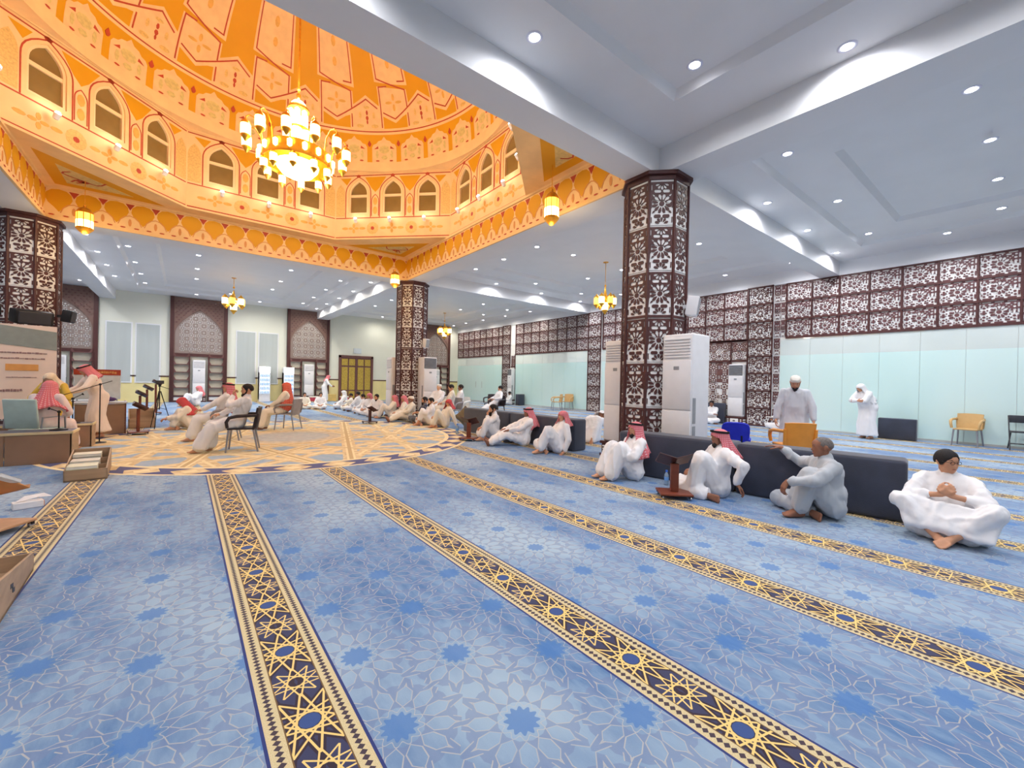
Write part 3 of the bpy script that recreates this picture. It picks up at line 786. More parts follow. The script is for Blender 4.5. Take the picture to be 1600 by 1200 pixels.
# ------------------------------------------------------------------ recessed downlights
TRIM = mat('downlight_trim', (225, 225, 240), .4)
LENS = mat('downlight_lens', (255, 255, 255), .5, emit=(244, 244, 255), estr=14)
LENSW = mat('downlight_lens_warm', (255, 255, 255), .5, emit=(255, 250, 230), estr=14)
dl_ring = MB().lathe([(.062, -.004), (.085, -.012), (.105, -.002), (.105, .0)], 20).mesh('trim_ring', 40)
dl_lens = MB().lathe([(0, -.006), (.07, -.006)], 20).mesh('lens')
cool = bpy.data.lights.new('downlight_lamp', 'SPOT'); cool.energy = DOWNLIGHT_W; cool.color = (.95, .96, 1.0); cool.spot_size = math.radians(168); cool.spot_blend = .8; cool.shadow_soft_size = .07
warm = cool.copy(); warm.color = (1.0, .95, .84)
ORD = ['first', 'second', 'third', 'fourth', 'fifth', 'sixth', 'seventh', 'eighth', 'ninth', 'tenth', 'eleventh', 'twelfth']
def downlight(x, y, label, group, w=False, level=0):
    z = ZC+.1*level
    t = thing('downlight', label, 'light', (x, y, z), 0, group)
    link('trim_ring', dl_ring, TRIM, t); link('lens', dl_lens, LENSW if w else LENS, t)
    l = bpy.data.objects.new('lamp', warm if w else cool); C.objects.link(l); l.parent = t; l.location = (0, 0, -.03)
    return t
def lights(group, rows):
    for phrase, level, w, pts in rows:
        for k, (x, y) in enumerate(pts):
            lab = 'downlight in '+phrase if len(pts) == 1 else ORD[k]+' downlight along '+phrase
            downlight(x, y, lab, group, w, level)
lights('downlights in the ceiling nearest the camera', [
    ('the ceiling frame beside the beam under the dome', 0, False, [(.9, 3.93), (3.3, 3.93)]),
    ('the tray corner nearest the big column', 1, False, [(5.33, 3.0)]),
    ('the unseen tray over the front carpet, added for light', 1, False, [(-1.4, 3.0), (-1.4, .3), (5.33, .4), (5.33, -2.4)]),  # this row and the next: out-of-view lamps added for illumination
    ('the unseen inner tray over the front carpet, added for light', 2, False, [(.4, .8), (3.2, .8), (.4, -2.2), (3.2, -2.2)]),
    ('the frame along the right-hand beam', 0, False, [(6.35, 1.6), (6.35, -1.2)])])  # second lamp lies out of view, added for illumination
lights('downlights in the ceiling over the near right bay', [
    ('the frame along the beam behind the big column', 0, False, [(10.4, 4.03), (13.0, 4.04), (15.8, 4.12)]),
    ('the outer tray row beside the beam', 1, False, [(11.72, 3.06), (14.8, 3.15)]),
    ('the outer tray corner close to the big column, bright warm white', 1, True, [(8.67, 3.04)]),
    ('the row across the middle of the tray', 1, False, [(8.77, .76), (10.77, .7), (12.87, .72), (14.97, .77)]),
    ('the frame above the lattice screen', 0, False, [(15.9, 1.75), (15.9, -.6)]),  # second lamp is beyond the view, added for illumination
    ('the unseen row beyond the frame edge, added for light', 1, False, [(8.77, -1.6), (11.8, -1.6), (14.9, -1.6)])])  # whole row out of view, added to light the bay
lights('downlights in the ceiling between dome and glass wall', [
    ('the tray row beside the dome beam', 1, False, [(8.75, 10.07), (8.77, 11.86), (8.75, 13.62)]),
    ('the inner tray row beside the near column', 2, False, [(10.45, 10.13), (13.2, 8.3), (13.2, 10.2), (13.23, 11.96)]),
    ('the frame along the far beam', 0, False, [(10.49, 14.68), (13.18, 14.79), (15.91, 14.86)]),
    ('the outer tray row beside the far beam', 1, False, [(11.97, 13.82), (14.91, 13.87)]),
    ('the tray seen past the big column, bright warm white', 1, True, [(12.2, 6.6)]),
    ('the frame above the hidden glass', 0, False, [(16.0, 5.4), (16.0, 7.6), (16.0, 10.0), (16.0, 12.4)])])
lights('downlights in the long ceiling beyond the dome', [
    ('the frame row by the left beam', 0, False, [(-2.42, 18.0), (-2.42, 20.3), (-2.42, 22.5), (-2.42, 24.8)]),
    ('the left outer tray row', 1, False, [(-1.55, 19.15), (-1.55, 21.7), (-1.53, 24.02), (-1.51, 26.27)]),
    ('the inner tray row on the left', 2, False, [(.35, 19.26), (.36, 21.74), (.38, 24.03)]),
    ('the frame above the left arched niche', 0, False, [(.44, 27.33)]), ('the outer tray by the small chandelier', 1, False, [(1.86, 26.46)]),
    ('the inner tray row on the right', 2, True, [(3.4, 19.27), (3.43, 21.82), (3.43, 24.13)]),
    ('the frame above the paired blinds', 0, True, [(3.28, 27.3)]),
    ('the right outer tray row', 1, True, [(5.36, 19.29), (5.37, 21.74), (5.39, 24.28), (5.36, 26.65)]),
    ('the frame row by the right beam', 0, True, [(6.33, 18.23), (6.34, 20.66), (6.33, 22.96), (6.29, 25.21), (6.28, 27.47)])])
lights('downlights in the far right corner ceiling', [
    ('the frame row above the far glass wall', 0, True, [(16.07, 19.0), (16.07, 21.45), (16.08, 23.96), (16.07, 26.17), (16.11, 28.0)]),
    ('the outer tray row towards the glass', 1, True, [(15.14, 20.02), (15.11, 22.5)]),
    ('the inner tray row of the far corner', 2, True, [(13.36, 19.93), (13.36, 22.43)]),
    ('the tray just right of the far column', 1, True, [(8.78, 19.5), (8.78, 22.0), (8.78, 24.46)]),
    ('the frame above the gold door', 0, True, [(10.46, 27.7), (13.0, 27.7)])])
lights('downlights in the far left ceiling', [
    ('the frame row beside the left beam', 0, False, [(-3.67, 16.2), (-3.75, 18.4), (-3.79, 20.6), (-3.79, 22.62), (-3.78, 27.07)]),
    ('the tray beyond the left column', 1, False, [(-4.54, 26.24)])])
lights('unseen downlights added in the ceiling left of the dome', [
    ('the unseen frame beside the beam, added for light', 0, False, [(-3.75, 12.6), (-3.75, 9.5)]),
    ('the unseen tray to the left, added for light', 1, False, [(-5.5, 12), (-5.5, 8), (-8, 12), (-8, 8), (-5.5, 2), (-8, 2)])])  # unseen lamps on this side, added to light the hall
# ------------------------------------------------------------------ drum spotlights
SPOTL = mat('spot_lens', (255, 255, 255), .4, emit=(240, 240, 255), estr=22)
BRASS = mat('gilded_brass', (236, 172, 60), .28, .75, var=.1, scale=12)
sp_body = MB().lathe([(.02, 0), (.05, .02), (.055, .12), (.06, .13)], 12, Matrix.Rotation(-.5, 4, 'X')).mesh('housing', 40)
sp_lens = MB().ball((0, 0, 0), .05, 8, Matrix.Rotation(-.5, 4, 'X') @ Matrix.Translation((0, 0, .125))).mesh('lens')
sl = bpy.data.lights.new('spot_lamp', 'POINT'); sl.energy = DRUMSPOT_W; sl.color = (1, .93, .86); sl.shadow_soft_size = .06
FN = ['right', 'right rear', 'far', 'far left', 'left', 'near left', 'near', 'near right']
for k in range(8):
    n = k*PI/4; c_, s_ = math.cos(n), math.sin(n)
    for i, dx in enumerate((-1.15, 0, 1.15)):
        x, y = DX+(AP-.16)*c_+s_*dx, DY+(AP-.16)*s_-c_*dx
        t = thing('drum_spotlight', 'small white spotlight on the painted drum, %s face, %s window' % (FN[k], ('first', 'middle', 'last')[i]), 'light', (x, y, 6.52), n+PI/2, 'spotlights round the dome drum')
        link('housing', sp_body, WHITE, t); link('lens', sp_lens, SPOTL, t)
        l = bpy.data.objects.new('lamp', sl); C.objects.link(l); l.parent = t; l.location = (0, .12, .16)

# ------------------------------------------------------------------ chandeliers and lanterns
GLOW = mat('glowing_glass', (255, 236, 190), .4, emit=(255, 226, 150), estr=5)
GLOWD = mat('amber_lantern_glass', (250, 190, 90), .35, emit=(255, 176, 66), estr=2.4)
def lantern(parent, x, y, z, s=1., glow=None):
    """small cylindrical lantern with a domed brass cap, hung by its top at z"""
    g = obj('lantern_glass', MB().lathe([(.075*s, -.36*s), (.088*s, -.30*s), (.088*s, -.14*s), (.07*s, -.10*s)], 12), glow or GLOW, parent, (x, y, z), smooth=40)
    obj('lantern_cap', MB().lathe([(.092*s, -.13*s), (.075*s, -.08*s), (.03*s, -.04*s), (.012*s, 0)], 12), BRASS, g, smooth=50)
    obj('lantern_base', MB().lathe([(.0, -.46*s), (.02*s, -.44*s), (.05*s, -.39*s), (.085*s, -.355*s), (.085*s, -.33*s)], 12), BRASS, g, smooth=50)
    return g
def chandelier():
    t = thing('chandelier', 'large gilded chandelier with a ring of glowing lanterns hanging under the dome', 'chandelier', (1.83, 9.9, 0))
    obj('chain', MB().tube([(0, 0, 7.3), (0, 0, 12.75)], .02, 6).ball((0, 0, 7.42), .05).ball((0, 0, 7.55), .035), BRASS, t)
    obj('crown', MB().lathe([(.0, 7.32), (.10, 7.28), (.2, 7.16), (.21, 7.1)], 16).lathe([(.2, 6.72), (.24, 6.70), (.2, 6.66)], 16).lathe([(.3, 6.3), (.34, 6.28), (.3, 6.24)], 16).tube([(0, 0, 5.85), (0, 0, 7.3)], .035, 8), BRASS, t, smooth=40)
    for k in range(6):
        a = k*PI/3+.2
        obj('crown_tube', MB().lathe([(.0, 6.72), (.055, 6.74), (.055, 7.06), (.0, 7.12)], 10, c=(.145*math.cos(a), .145*math.sin(a), 0)), GLOW, t, smooth=50)
        obj('body_panel', MB().lathe([(.0, 6.30), (.10, 6.31), (.10, 6.63), (.0, 6.66)], 8, c=(.20*math.cos(a), .20*math.sin(a), 0)), GLOW, t)
    P = [(.62, 6.18), (.66, 6.2), (.68, 6.1), (.68, 5.98), (.66, 5.92), (.62, 5.95)]
    obj('ring', MB().lathe(P+[P[0]], 40), BRASS, t, smooth=30)
    obj('bowl', MB().lathe([(.0, 5.66), (.14, 5.68), (.30, 5.76), (.40, 5.88), (.42, 5.95), (.3, 5.98), (0, 5.98)], 24), GLOW, t, smooth=50)
    for k in range(16):
        a = 2*PI*k/16; c_, s_ = math.cos(a), math.sin(a)
        obj('ring_shade', MB().lathe([(.0, -.09), (.045, -.06), (.05, .05), (.0, .09)], 8, c=(.69*c_, .69*s_, 6.07)), GLOW, t, smooth=50)
    for k in range(12):
        a = 2*PI*k/12+.13; c_, s_ = math.cos(a), math.sin(a); A = [(.66, 6.15), (.7, 6.42), (.8, 6.58), (.9, 6.6), (.96, 6.54)]
        obj('arm', MB().tube([(r*c_, r*s_, z) for r, z in A], .013, 6), BRASS, t)
        lantern(t, .96*c_, .96*s_, 6.52, 1.02)
    for k in range(10):
        a = 2*PI*k/10; lantern(t, .62*math.cos(a), .62*math.sin(a), 5.98, .78)
    for z, e, r in ((6.7, .62, .6), (5.35, .42, .6), (7.4, .40, .3)):
        l = bpy.data.lights.new('chandelier_lamp', 'POINT'); l.energy = CHANDELIER_W*e; l.color = (1, .90, .68) if z > 6 else (1, .95, .84); l.shadow_soft_size = r
        lo = bpy.data.objects.new('lamp', l); C.objects.link(lo); lo.parent = t; lo.location = (0, 0, z)
chandelier()
def small_chandelier(x, y, z, ztop, label, s=1.):
    t = thing('chandelier', label, 'chandelier', (x, y, 0), 0, 'small lantern chandeliers in the side bays')
    obj('rod', MB().tube([(0, 0, z+.45*s), (0, 0, ztop)], .012, 6).ball((0, 0, z+.5*s), .04*s).lathe([(.0, -.03), (.09, -.02), (.1, 0)], 10, c=(0, 0, ztop)), BRASS, t)
    obj('hub', MB().lathe([(.0, -.08), (.06, -.05), (.09, .05), (.05, .2), (.02, .4)], 12, c=(0, 0, z+.05)), BRASS, t, smooth=40)
    for k in range(6):
        a = k*PI/3+.3; c_, s_ = math.cos(a), math.sin(a)
        obj('arm', MB().tube([(0, 0, z+.05*s), (.15*s*c_, .15*s*s_, z-.02*s), (.3*s*c_, .3*s*s_, z+.12*s), (.3*s*c_, .3*s*s_, z+.2*s)], .014*s, 6), BRASS, t)
        lantern(t, .3*s*c_, .3*s*s_, z+.2*s, 1.15*s, GLOW if k % 2 else GLOWD)
    lantern(t, 0, 0, z+.05*s, 1.3*s, GLOW)
    l = bpy.data.lights.new('chandelier_lamp', 'POINT'); l.energy = 16; l.color = (1, .62, .26); l.shadow_soft_size = .2
    lo = bpy.data.objects.new('lamp', l); C.objects.link(lo); lo.parent = t; lo.location = (0, 0, z-.35)
small_chandelier(1.7, 22.6, 4.85, ZC+.2, 'small amber lantern chandelier hanging in front of the arched niches', 1.15)
small_chandelier(11.95, 9.95, 4.5, ZC+.2, 'small amber lantern chandelier just left of the big near column', 1.0)
small_chandelier(13.3, 24.3, 4.75, ZC+.2, 'small amber lantern chandelier just right of the far column', 1.15)
def hanging_lantern(x, y, z0, z1, label):
    t = thing('hanging_lantern', label, 'lantern', (x, y, 0), 0, 'pendant lanterns at the dome corners'); s = z1-z0; r = .15
    obj('cord', MB().tube([(0, 0, z1), (0, 0, ZD0)], .008, 5).ball((0, 0, z1+.03), .03), BRASS, t)
    obj('cap', MB().lathe([(.0, z1), (.05, z1-.02), (.11, z1-.1*s), (r, z1-.2*s), (r+.01, z1-.24*s)], 16), BRASS, t, smooth=40)
    obj('glass', MB().lathe([(r-.015, z0+.2*s), (r, z0+.25*s), (r, z1-.24*s)], 16), GLOWD, t, smooth=40)
    obj('inner_bulb', MB().lathe([(0, z0+.22*s), (r+.004, z0+.25*s), (r+.004, z0+.5*s), (0, z0+.52*s)], 16), GLOW, t, smooth=40)
    obj('base', MB().lathe([(.0, z0), (.05, z0+.02), (.1, z0+.1*s), (r+.01, z0+.2*s), (r, z0+.25*s)], 16), BRASS, t, smooth=40)
    for k in range(8):
        a = k*PI/4; obj('rib', MB().tube([(r*1.03*math.cos(a), r*1.03*math.sin(a), z0+.22*s), (r*1.03*math.cos(a), r*1.03*math.sin(a), z1-.22*s)], .008, 4), BRASS, t)
    l = bpy.data.lights.new('lantern_lamp', 'POINT'); l.energy = 14; l.color = (1, .66, .3); l.shadow_soft_size = .15
    lo = bpy.data.objects.new('lamp', l); C.objects.link(lo); lo.parent = t; lo.location = (0, 0, z0-.12)
hanging_lantern(6.02, 6.49, 4.74, 5.46, 'amber glass pendant lantern beside the near column')
hanging_lantern(-1.92, 14.2, 4.74, 5.40, 'amber glass pendant lantern beside the left column')
hanging_lantern(5.78, 14.2, 4.66, 5.24, 'amber glass pendant lantern beside the far column')

# ------------------------------------------------------------------ air conditioners
ACW = mat('white_plastic_cabinet', (232, 230, 232), .35, var=.02)
ACG = mat('grey_grille', (150, 152, 156), .5, var=.05); ACD = mat('dark_grille', (92, 92, 98), .5)
def air_conditioner(x, y, rz, label, w=.55, d=.5, h=2.02, stand=.3, top_grille=False, group='floor standing air conditioners'):
    t = thing('air_conditioner', label, 'air conditioner', (x, y, 0), rz, group); z0 = stand
    s_ = obj('stand', MB().box((-w/2-.05, -d/2-.05, 0), (w/2+.05, d/2+.05, .05)).box((-w/2-.05, -d/2-.05, z0-.05), (w/2+.05, d/2+.05, z0)).box((-w/2-.02, -d/2-.02, .04), (w/2+.02, d/2+.02, z0-.04)), BROWN, t)
    obj('plaque', MB().rbox((-w*.27, -d/2-.06, .07), (w*.27, -d/2-.02, z0-.07), .008, 1), BACKING, s_)
    obj('plaque_mark', MB().prism(circ(0, 0, .05, 12, .025), 0, .004, frameM((1, 0), (0, -d/2-.061, z0/2))), ACD, s_)
    lo = MB()
    for sx in (-1, 1):
        for k in range(3): lo.cbox((sx*w*.42, -d/2-.03, .09+.055*k), (.05, .03, .03))
        for yy in (-.3, 0, .3):
            for k in range(2): lo.cbox((sx*(w/2+.03), yy*d, .1+.09*k), (.03, .1, .05))
    obj('inlay', lo, BACKING, s_)
    obj('cabinet', MB().rbox((-w/2, -d/2, z0), (w/2, d/2, z0+h), .03, 3), ACW, t, smooth=40)
    obj('front_panel', MB().rbox((-w/2+.015, -d/2-.02, z0+.03), (w/2-.015, -d/2+.02, z0+h*.36), .012, 2).rbox((-w/2+.015, -d/2-.02, z0+h*.37), (w/2-.015, -d/2+.02, z0+h*.78), .012, 2), ACW, t, smooth=40)
    for k in range(7):
        obj('louvre', MB().rbox((-w/2+.04, -d/2-.025, z0+h*.80+.05*k), (w/2-.04, -d/2+.01, z0+h*.80+.05*k+(.03 if not top_grille else .022)), .006, 1), ACG if top_grille else ACW, t)
    if top_grille: obj('grille_back', MB().box((-w/2+.03, -d/2-.012, z0+h*.79), (w/2-.03, -d/2+.01, z0+h*.80+.36)), ACD, t)
    obj('display', MB().rbox((-.05, -d/2-.026, z0+h*.70), (.05, -d/2-.015, z0+h*.73), .004, 1), ACG, t)
    for sx in (-1, 1):
        for z1, z2 in ((.05, .24), (.26, .47)):
            obj('side_vent', MB().rbox((sx*(w/2)-.008, -d/2+.03, z0+h*z1), (sx*(w/2)+.008, -d/2+.12, z0+h*z2), .004, 1), ACG, t)
    return t
air_conditioner(7.01, 5.32, -PI/2, 'tall white air conditioner on the dome side of the near column')
air_conditioner(6.83, 3.88, -PI/2, 'tall white air conditioner on the sofa side of the near column', d=.56)
air_conditioner(6.6, 16.0, -PI/2, 'tall white air conditioner left of the far column')
air_conditioner(7.3, 14.62, 0, 'tall white air conditioner right of the far column, grey top grille', top_grille=True)
air_conditioner(XW-.12, 7.46, -PI/2, 'white air conditioner set into the lattice wall under the beam', .56, .3, top_grille=True, group=None)
air_conditioner(XW-.12, 21.72, -PI/2, 'white air conditioner beside the far lattice pier', .42, .3, top_grille=True, group=None)
for cx, lab in ((-4.68, 'behind the banner'), (.63, 'in the niche behind the chairs'), (6.15, 'in the niche beside the gold door'), (15.0, 'in the niche right of the far column')):
    air_conditioner(cx, BYW-.2, 0, 'white air conditioner between bookshelves '+lab, .56, .3, 1.98, .3, group='air conditioners in the back wall niches')

# ------------------------------------------------------------------ loudspeakers
BLACK = mat('black_plastic', (24, 22, 26), .5, var=.1); DGREY = mat('dark_grey', (62, 62, 68), .5)
def speaker(x, y, z, rz, label, m, s=(.2, .2, .34), grp=None, wall=.15, tilt=.15, pole=False):
    t = thing('loudspeaker', label, 'speaker', (x, y, z), rz, grp)
    R = Matrix.Rotation(tilt, 4, 'X')
    obj('cabinet', MB().rbox((-s[0]/2, -s[1]/2, -s[2]/2), (s[0]/2, s[1]/2, s[2]/2), .025, 2, R), m, t, smooth=40)
    obj('grille', MB().rbox((-s[0]*.42, -s[1]/2-.012, -s[2]*.43), (s[0]*.42, -s[1]/2+.01, s[2]*.43), .01, 1, R), DGREY if m is BLACK else ACG, t)
    if pole:
        obj('pole', MB().tube([(0, 0, -s[2]/2), (0, 0, -z+.05)], .018, 8), m, t)
        for k in range(3): a = 2*PI*k/3; obj('stand_leg', MB().tube([(0, 0, -z+.5), (.3*math.cos(a), .3*math.sin(a), -z)], .012, 6), m, t)
    else: obj('bracket', MB().box((-.02, s[1]/2-.02, -.03), (.02, s[1]/2+wall, .03)), m, t)
speaker(7.08, 3.92, 2.86, .4, 'white loudspeaker mounted high on the near column', ACW, grp='column loudspeakers', wall=.06)
speaker(7.25, 14.68, 2.86, .3, 'white loudspeaker mounted high on the far column', ACW, grp='column loudspeakers', wall=.06)
speaker(-2.68, 13.9, 2.66, .5, 'wide black loudspeaker on a pole above the banner', BLACK, (.6, .34, .3), tilt=.2, pole=True)
speaker(-2.28, 15.0, 2.84, 1.2, 'small black loudspeaker on an arm right of the left column', BLACK, (.2, .2, .3), wall=.12)
speaker(-3.28, 13.9, 2.78, .3, 'small black loudspeaker on a pole at the left edge above the banner', BLACK, (.3, .22, .22), pole=True)

# ------------------------------------------------------------------ floor sofas and cushions
SOFA = mat('charcoal_velvet', (60, 64, 80), .8, var=.12, scale=3, bump=.2, bscale=90, sheen=.3)
OLIVE = mat('olive_cushion', (140, 122, 92), .8, var=.1, sheen=.2)
def sofa(p, q, label, grp, d=.40, h=.68):
    (x0, y0), (x1, y1) = p, q; L = math.hypot(x1-x0, y1-y0); rz = math.atan2(y1-y0, x1-x0)
    t = thing('floor_backrest', label, 'sofa', (x0, y0, 0), rz, grp)
    obj('body', MB().rbox((0.004, -d, 0), (L-.004, 0, h), .045, 4), SOFA, t, smooth=45)
    pp = []
    for y in (-d+.02, -.02): pp.append(MB().tube([(.02, y, .04), (.02, y, h-.06), (.06, y, h-.012), (L-.06, y, h-.012), (L-.02, y, h-.06), (L-.02, y, .04)], .007, 5))
    for mb in pp: obj('piping', mb, DGREY, t)
# front faces -X: run from far (large Y) to near so that the thickness lies on +X
def back(p, q): return p, q
sofa((6.20, .93), (5.95, 2.63), 'charcoal floor backrest behind the seated boy and the man in grey', 'charcoal floor backrests on the right')
sofa((5.95, 2.65), (5.70, 4.40), 'charcoal floor backrest behind the two men with red headscarves', 'charcoal floor backrests on the right')
sofa((6.52, 6.18), (6.47, 8.36), 'charcoal floor backrest nearest the air conditioner, its end facing out', 'charcoal floor backrests on the left')
sofa((6.47, 8.38), (6.42, 10.5), 'charcoal floor backrest behind the black-bearded man at the book stand', 'charcoal floor backrests on the left')
def cushion(x, y, z, rz, label, w=.5, h=.45, m=OLIVE, lean=.25, grp=None, th=.14):
    vs, fs = [], []; n = 8
    for s in (-1, 1):
        for i in range(n+1):
            for j in range(n+1):
                u, v = i/n*2-1, j/n*2-1; k = (1-u**4)*(1-v**4); pin = 1-.06*(1-max(abs(u), abs(v)))
                vs.append((u*w/2*(1+.08*abs(u*v)), s*th/2*k**.6, h/2+v*h/2*(1+.08*abs(u*v))))
    q = (n+1)**2
    for s in (0, 1):
        for i in range(n):
            for j in range(n): fs.append((s*q+i*(n+1)+j, s*q+(i+1)*(n+1)+j, s*q+(i+1)*(n+1)+j+1, s*q+i*(n+1)+j+1))
    return tag(obj('cushion', MB().add(vs, fs, Matrix.Rotation(lean, 4, 'X') @ Matrix.Translation((0, 0, h*.72)) @ Matrix.Rotation(PI/4, 4, 'Y') @ Matrix.Translation((0, 0, -h/2))), m, None, (x, y, z), rz, 60), label, 'cushion', grp)
cushion(6.98, 11.25, .0, -.7, 'olive pointed cushion beyond the far end of the left backrest', .48, .48)
cushion(7.05, 7.0, .0, -1.3, 'olive pointed cushion peeping over the backrest beside the seated man', .54, .54)
def slab(x, y, rz, label, w, h, th=.2):
    t = thing('back_cushion', label, 'cushion', (x, y, 0), rz, 'charcoal back cushions along the glass wall')
    obj('body', MB().rbox((-w/2, -th/2, .004), (w/2, th/2, h), .03, 3), SOFA, t, smooth=45); obj('piping', MB().tube([(-w/2+.02, -th/2+.01, .05), (-w/2+.02, -th/2+.01, h-.02), (w/2-.02, -th/2+.01, h-.02), (w/2-.02, -th/2+.01, .05)], .006, 5), DGREY, t)
slab(16.55, 2.75, -PI/2, 'charcoal back cushion standing at the glass beside the bowing worshipper', .85, .62)
slab(16.75, 8.2, -PI/2, 'charcoal back cushion behind the man with folded arms', .75, .8)
slab(17.0-.3, 20.55, .2, 'charcoal back cushion behind the boy reading by the glass', .55, .7, .3)

# ------------------------------------------------------------------ chairs
METAL = mat('grey_metal_tube', (160, 160, 168), .35, .6)
def armchair(x, y, rz, label, shell, leg, grp=None, cat='chair', arms=True, slat=0, name='armchair'):
    """moulded plastic armchair, front towards local -Y; origin on the floor under the seat"""
    t = thing(name, label, cat, (x, y, 0), rz, grp)
    R = Matrix.Rotation(-.17, 4, 'X')
    B = Matrix.Translation((0, .2, .44)) @ R
    obj('seat', MB().rbox((-.23, -.24, .425), (.23, .22, .46), .015, 2), shell, t, smooth=40)
    vs, fs = [], []                                               # curved back shell
    for s in (0, 1):
        for j in range(5):
            for i in range(7):
                u = i/6*2-1; vs.append((u*.24*(1+.03*j/4), .02+.035*s-.05*u*u, -.02+.45*j/4-.02*(u*u)*(j == 4)))
    for s in (0, 1):
        for j in range(4):
            for i in range(6): a = s*35+j*7+i; fs.append((a, a+1, a+8, a+7))
    rim = [j*7 for j in range(5)]+[28+i for i in range(1, 7)]+[6+j*7 for j in range(3, -1, -1)]+[i for i in range(5, 0, -1)]
    fs += [(a, b_, b_+35, a+35) for a, b_ in zip(rim, rim[1:]+rim[:1])]
    obj('backrest', MB().add(vs, fs, B), shell, t, smooth=50)
    if arms:
        for sx in (-1, 1):
            pts = [(sx*.25, .25, .70), (sx*.28, .12, .70), (sx*.285, -.08, .69), (sx*.28, -.2, .66), (sx*.265, -.245, .58), (sx*.25, -.23, .47)]
            vs2 = MB().tube(pts, [.028, .03, .032, .032, .03, .028], 8)
            vs2.tube([(sx*.25, .26, .74), (sx*.245, .25, .60), (sx*.235, .22, .46)], .026, 8)
            obj('armrest', vs2, shell, t, smooth=60)
    for sx in (-1, 1):
        for (ya, yb) in ((-.21, -.25), (.19, .27)):
            obj('leg', MB().tube([(sx*.215, ya, .43), (sx*.245, yb, 0)], [.02, .015], 8), leg, t, smooth=60)
    return t
ORANGE = mat('orange_plastic', (232, 150, 56), .45, var=.05); TAN = mat('tan_plastic', (206, 168, 112), .5, var=.05)
BLACKP = mat('dark_brown_plastic', (52, 42, 48), .5, var=.06); WHITEP = mat('white_plastic', (232, 230, 224), .45); BLUEF = mat('royal_blue_fabric', (36, 48, 190), .85, var=.08, bump=.2)
GREYP = mat('grey_green_plastic', (186, 208, 202), .5)
armchair(8.52, 2.8, 2.35, 'orange plastic armchair in front of the bearded standing worshipper', ORANGE, METAL)
armchair(16.6, 1.35, PI/2+PI-.12, 'tan plastic armchair with grey legs standing before the glass', TAN, METAL)
armchair(15.7, 16.2, PI/2+2.6, 'tan plastic armchair of the far pair seen in outline', TAN, METAL, 'pair of tan armchairs at the far glass')
armchair(16.6, 16.3, -PI/2+.4, 'tan plastic armchair of the far pair with its back to the glass', TAN, METAL, 'pair of tan armchairs at the far glass')
armchair(.92, 9.72, -1.75, 'dark brown plastic armchair with metal legs under the black-haired man', BLACKP, METAL)
armchair(2.3, 13.05, -2.2, 'grey armchair under the man with a long red headscarf', mat('grey_plastic', (150, 146, 150), .5), METAL)
armchair(7.35, 12.75, -1.1, 'grey plastic chair under the man beside the pointed cushion', mat('grey_plastic', (150, 146, 150), .5), METAL)
armchair(7.45, 13.95, -1.0, 'white round-backed plastic chair behind the seated row', WHITEP, WHITEP)
armchair(10.35, 14.25, -1.3, 'black armchair under the man leaning back near the glass wall', BLACKP, BLACK)
armchair(11.4, 16.2, -1.0, 'black plastic armchair empty by the far glass', BLACKP, BLACK)
armchair(.77, 11.5, -1.75, 'grey chair under the man with red headscarf and black cord', mat('grey_plastic', (150, 146, 150), .5), METAL)
def office_chair(x, y, rz, label):
    t = thing('office_chair', label, 'chair', (x, y, 0), rz)
    obj('seat', MB().rbox((-.24, -.23, .42), (.24, .22, .49), .03, 3), BLUEF, t, smooth=50)
    obj('backrest', MB().prism([(.23*abs(math.cos(a))**.55*(1 if math.cos(a) > 0 else -1)*(1+.06*math.sin(a)), .19+.18*abs(math.sin(a))**.55*(1 if math.sin(a) > 0 else -1)) for a in np.linspace(0, 2*PI, 33)[:-1]], -.06, 0, Matrix.Translation((0, .25, .44)) @ Matrix.Rotation(-.2+PI/2, 4, 'X')), BLUEF, t, smooth=60)
    obj('back_bar', MB().tube([(.1, .1, .42), (.1, .30, .42), (.1, .33, .56)], .018, 6).tube([(-.1, .1, .42), (-.1, .30, .42), (-.1, .33, .56)], .018, 6), BLACK, t)
    for sx in (-1, 1):
        for sy in (-1, 1): obj('leg', MB().tube([(sx*.2, sy*.18, .43), (sx*.23, sy*.23, 0)], .013, 6), BLACK, t)
office_chair(8.3, 3.66, -1.2+PI, 'royal blue padded chair behind the backrest')
def folding_chair(x, y, rz, label):
    t = thing('folding_chair', label, 'chair', (x, y, 0), rz)
    for sx in (-1, 1):
        obj('front_leg', MB().tube([(sx*.21, .19, .86), (sx*.22, -.25, 0)], .013, 6), DGREY, t); obj('rear_leg', MB().tube([(sx*.19, -.1, .48), (sx*.2, .27, 0)], .013, 6), DGREY, t)
    obj('seat', MB().rbox((-.2, -.2, .44), (.2, .18, .475), .015, 2), DGREY, t, smooth=40)
    obj('backrest', MB().rbox((-.21, .135, .68), (.21, .165, .87), .012, 2), DGREY, t, smooth=40)
    obj('crossbar', MB().tube([(-.215, -.17, .16), (.215, -.17, .16)], .011, 6).tube([(-.2, .2, .14), (.2, .2, .14)], .011, 6), DGREY, t)
folding_chair(16.72, .42, -PI/2+.15, 'dark folding chair at the right edge before the glass')
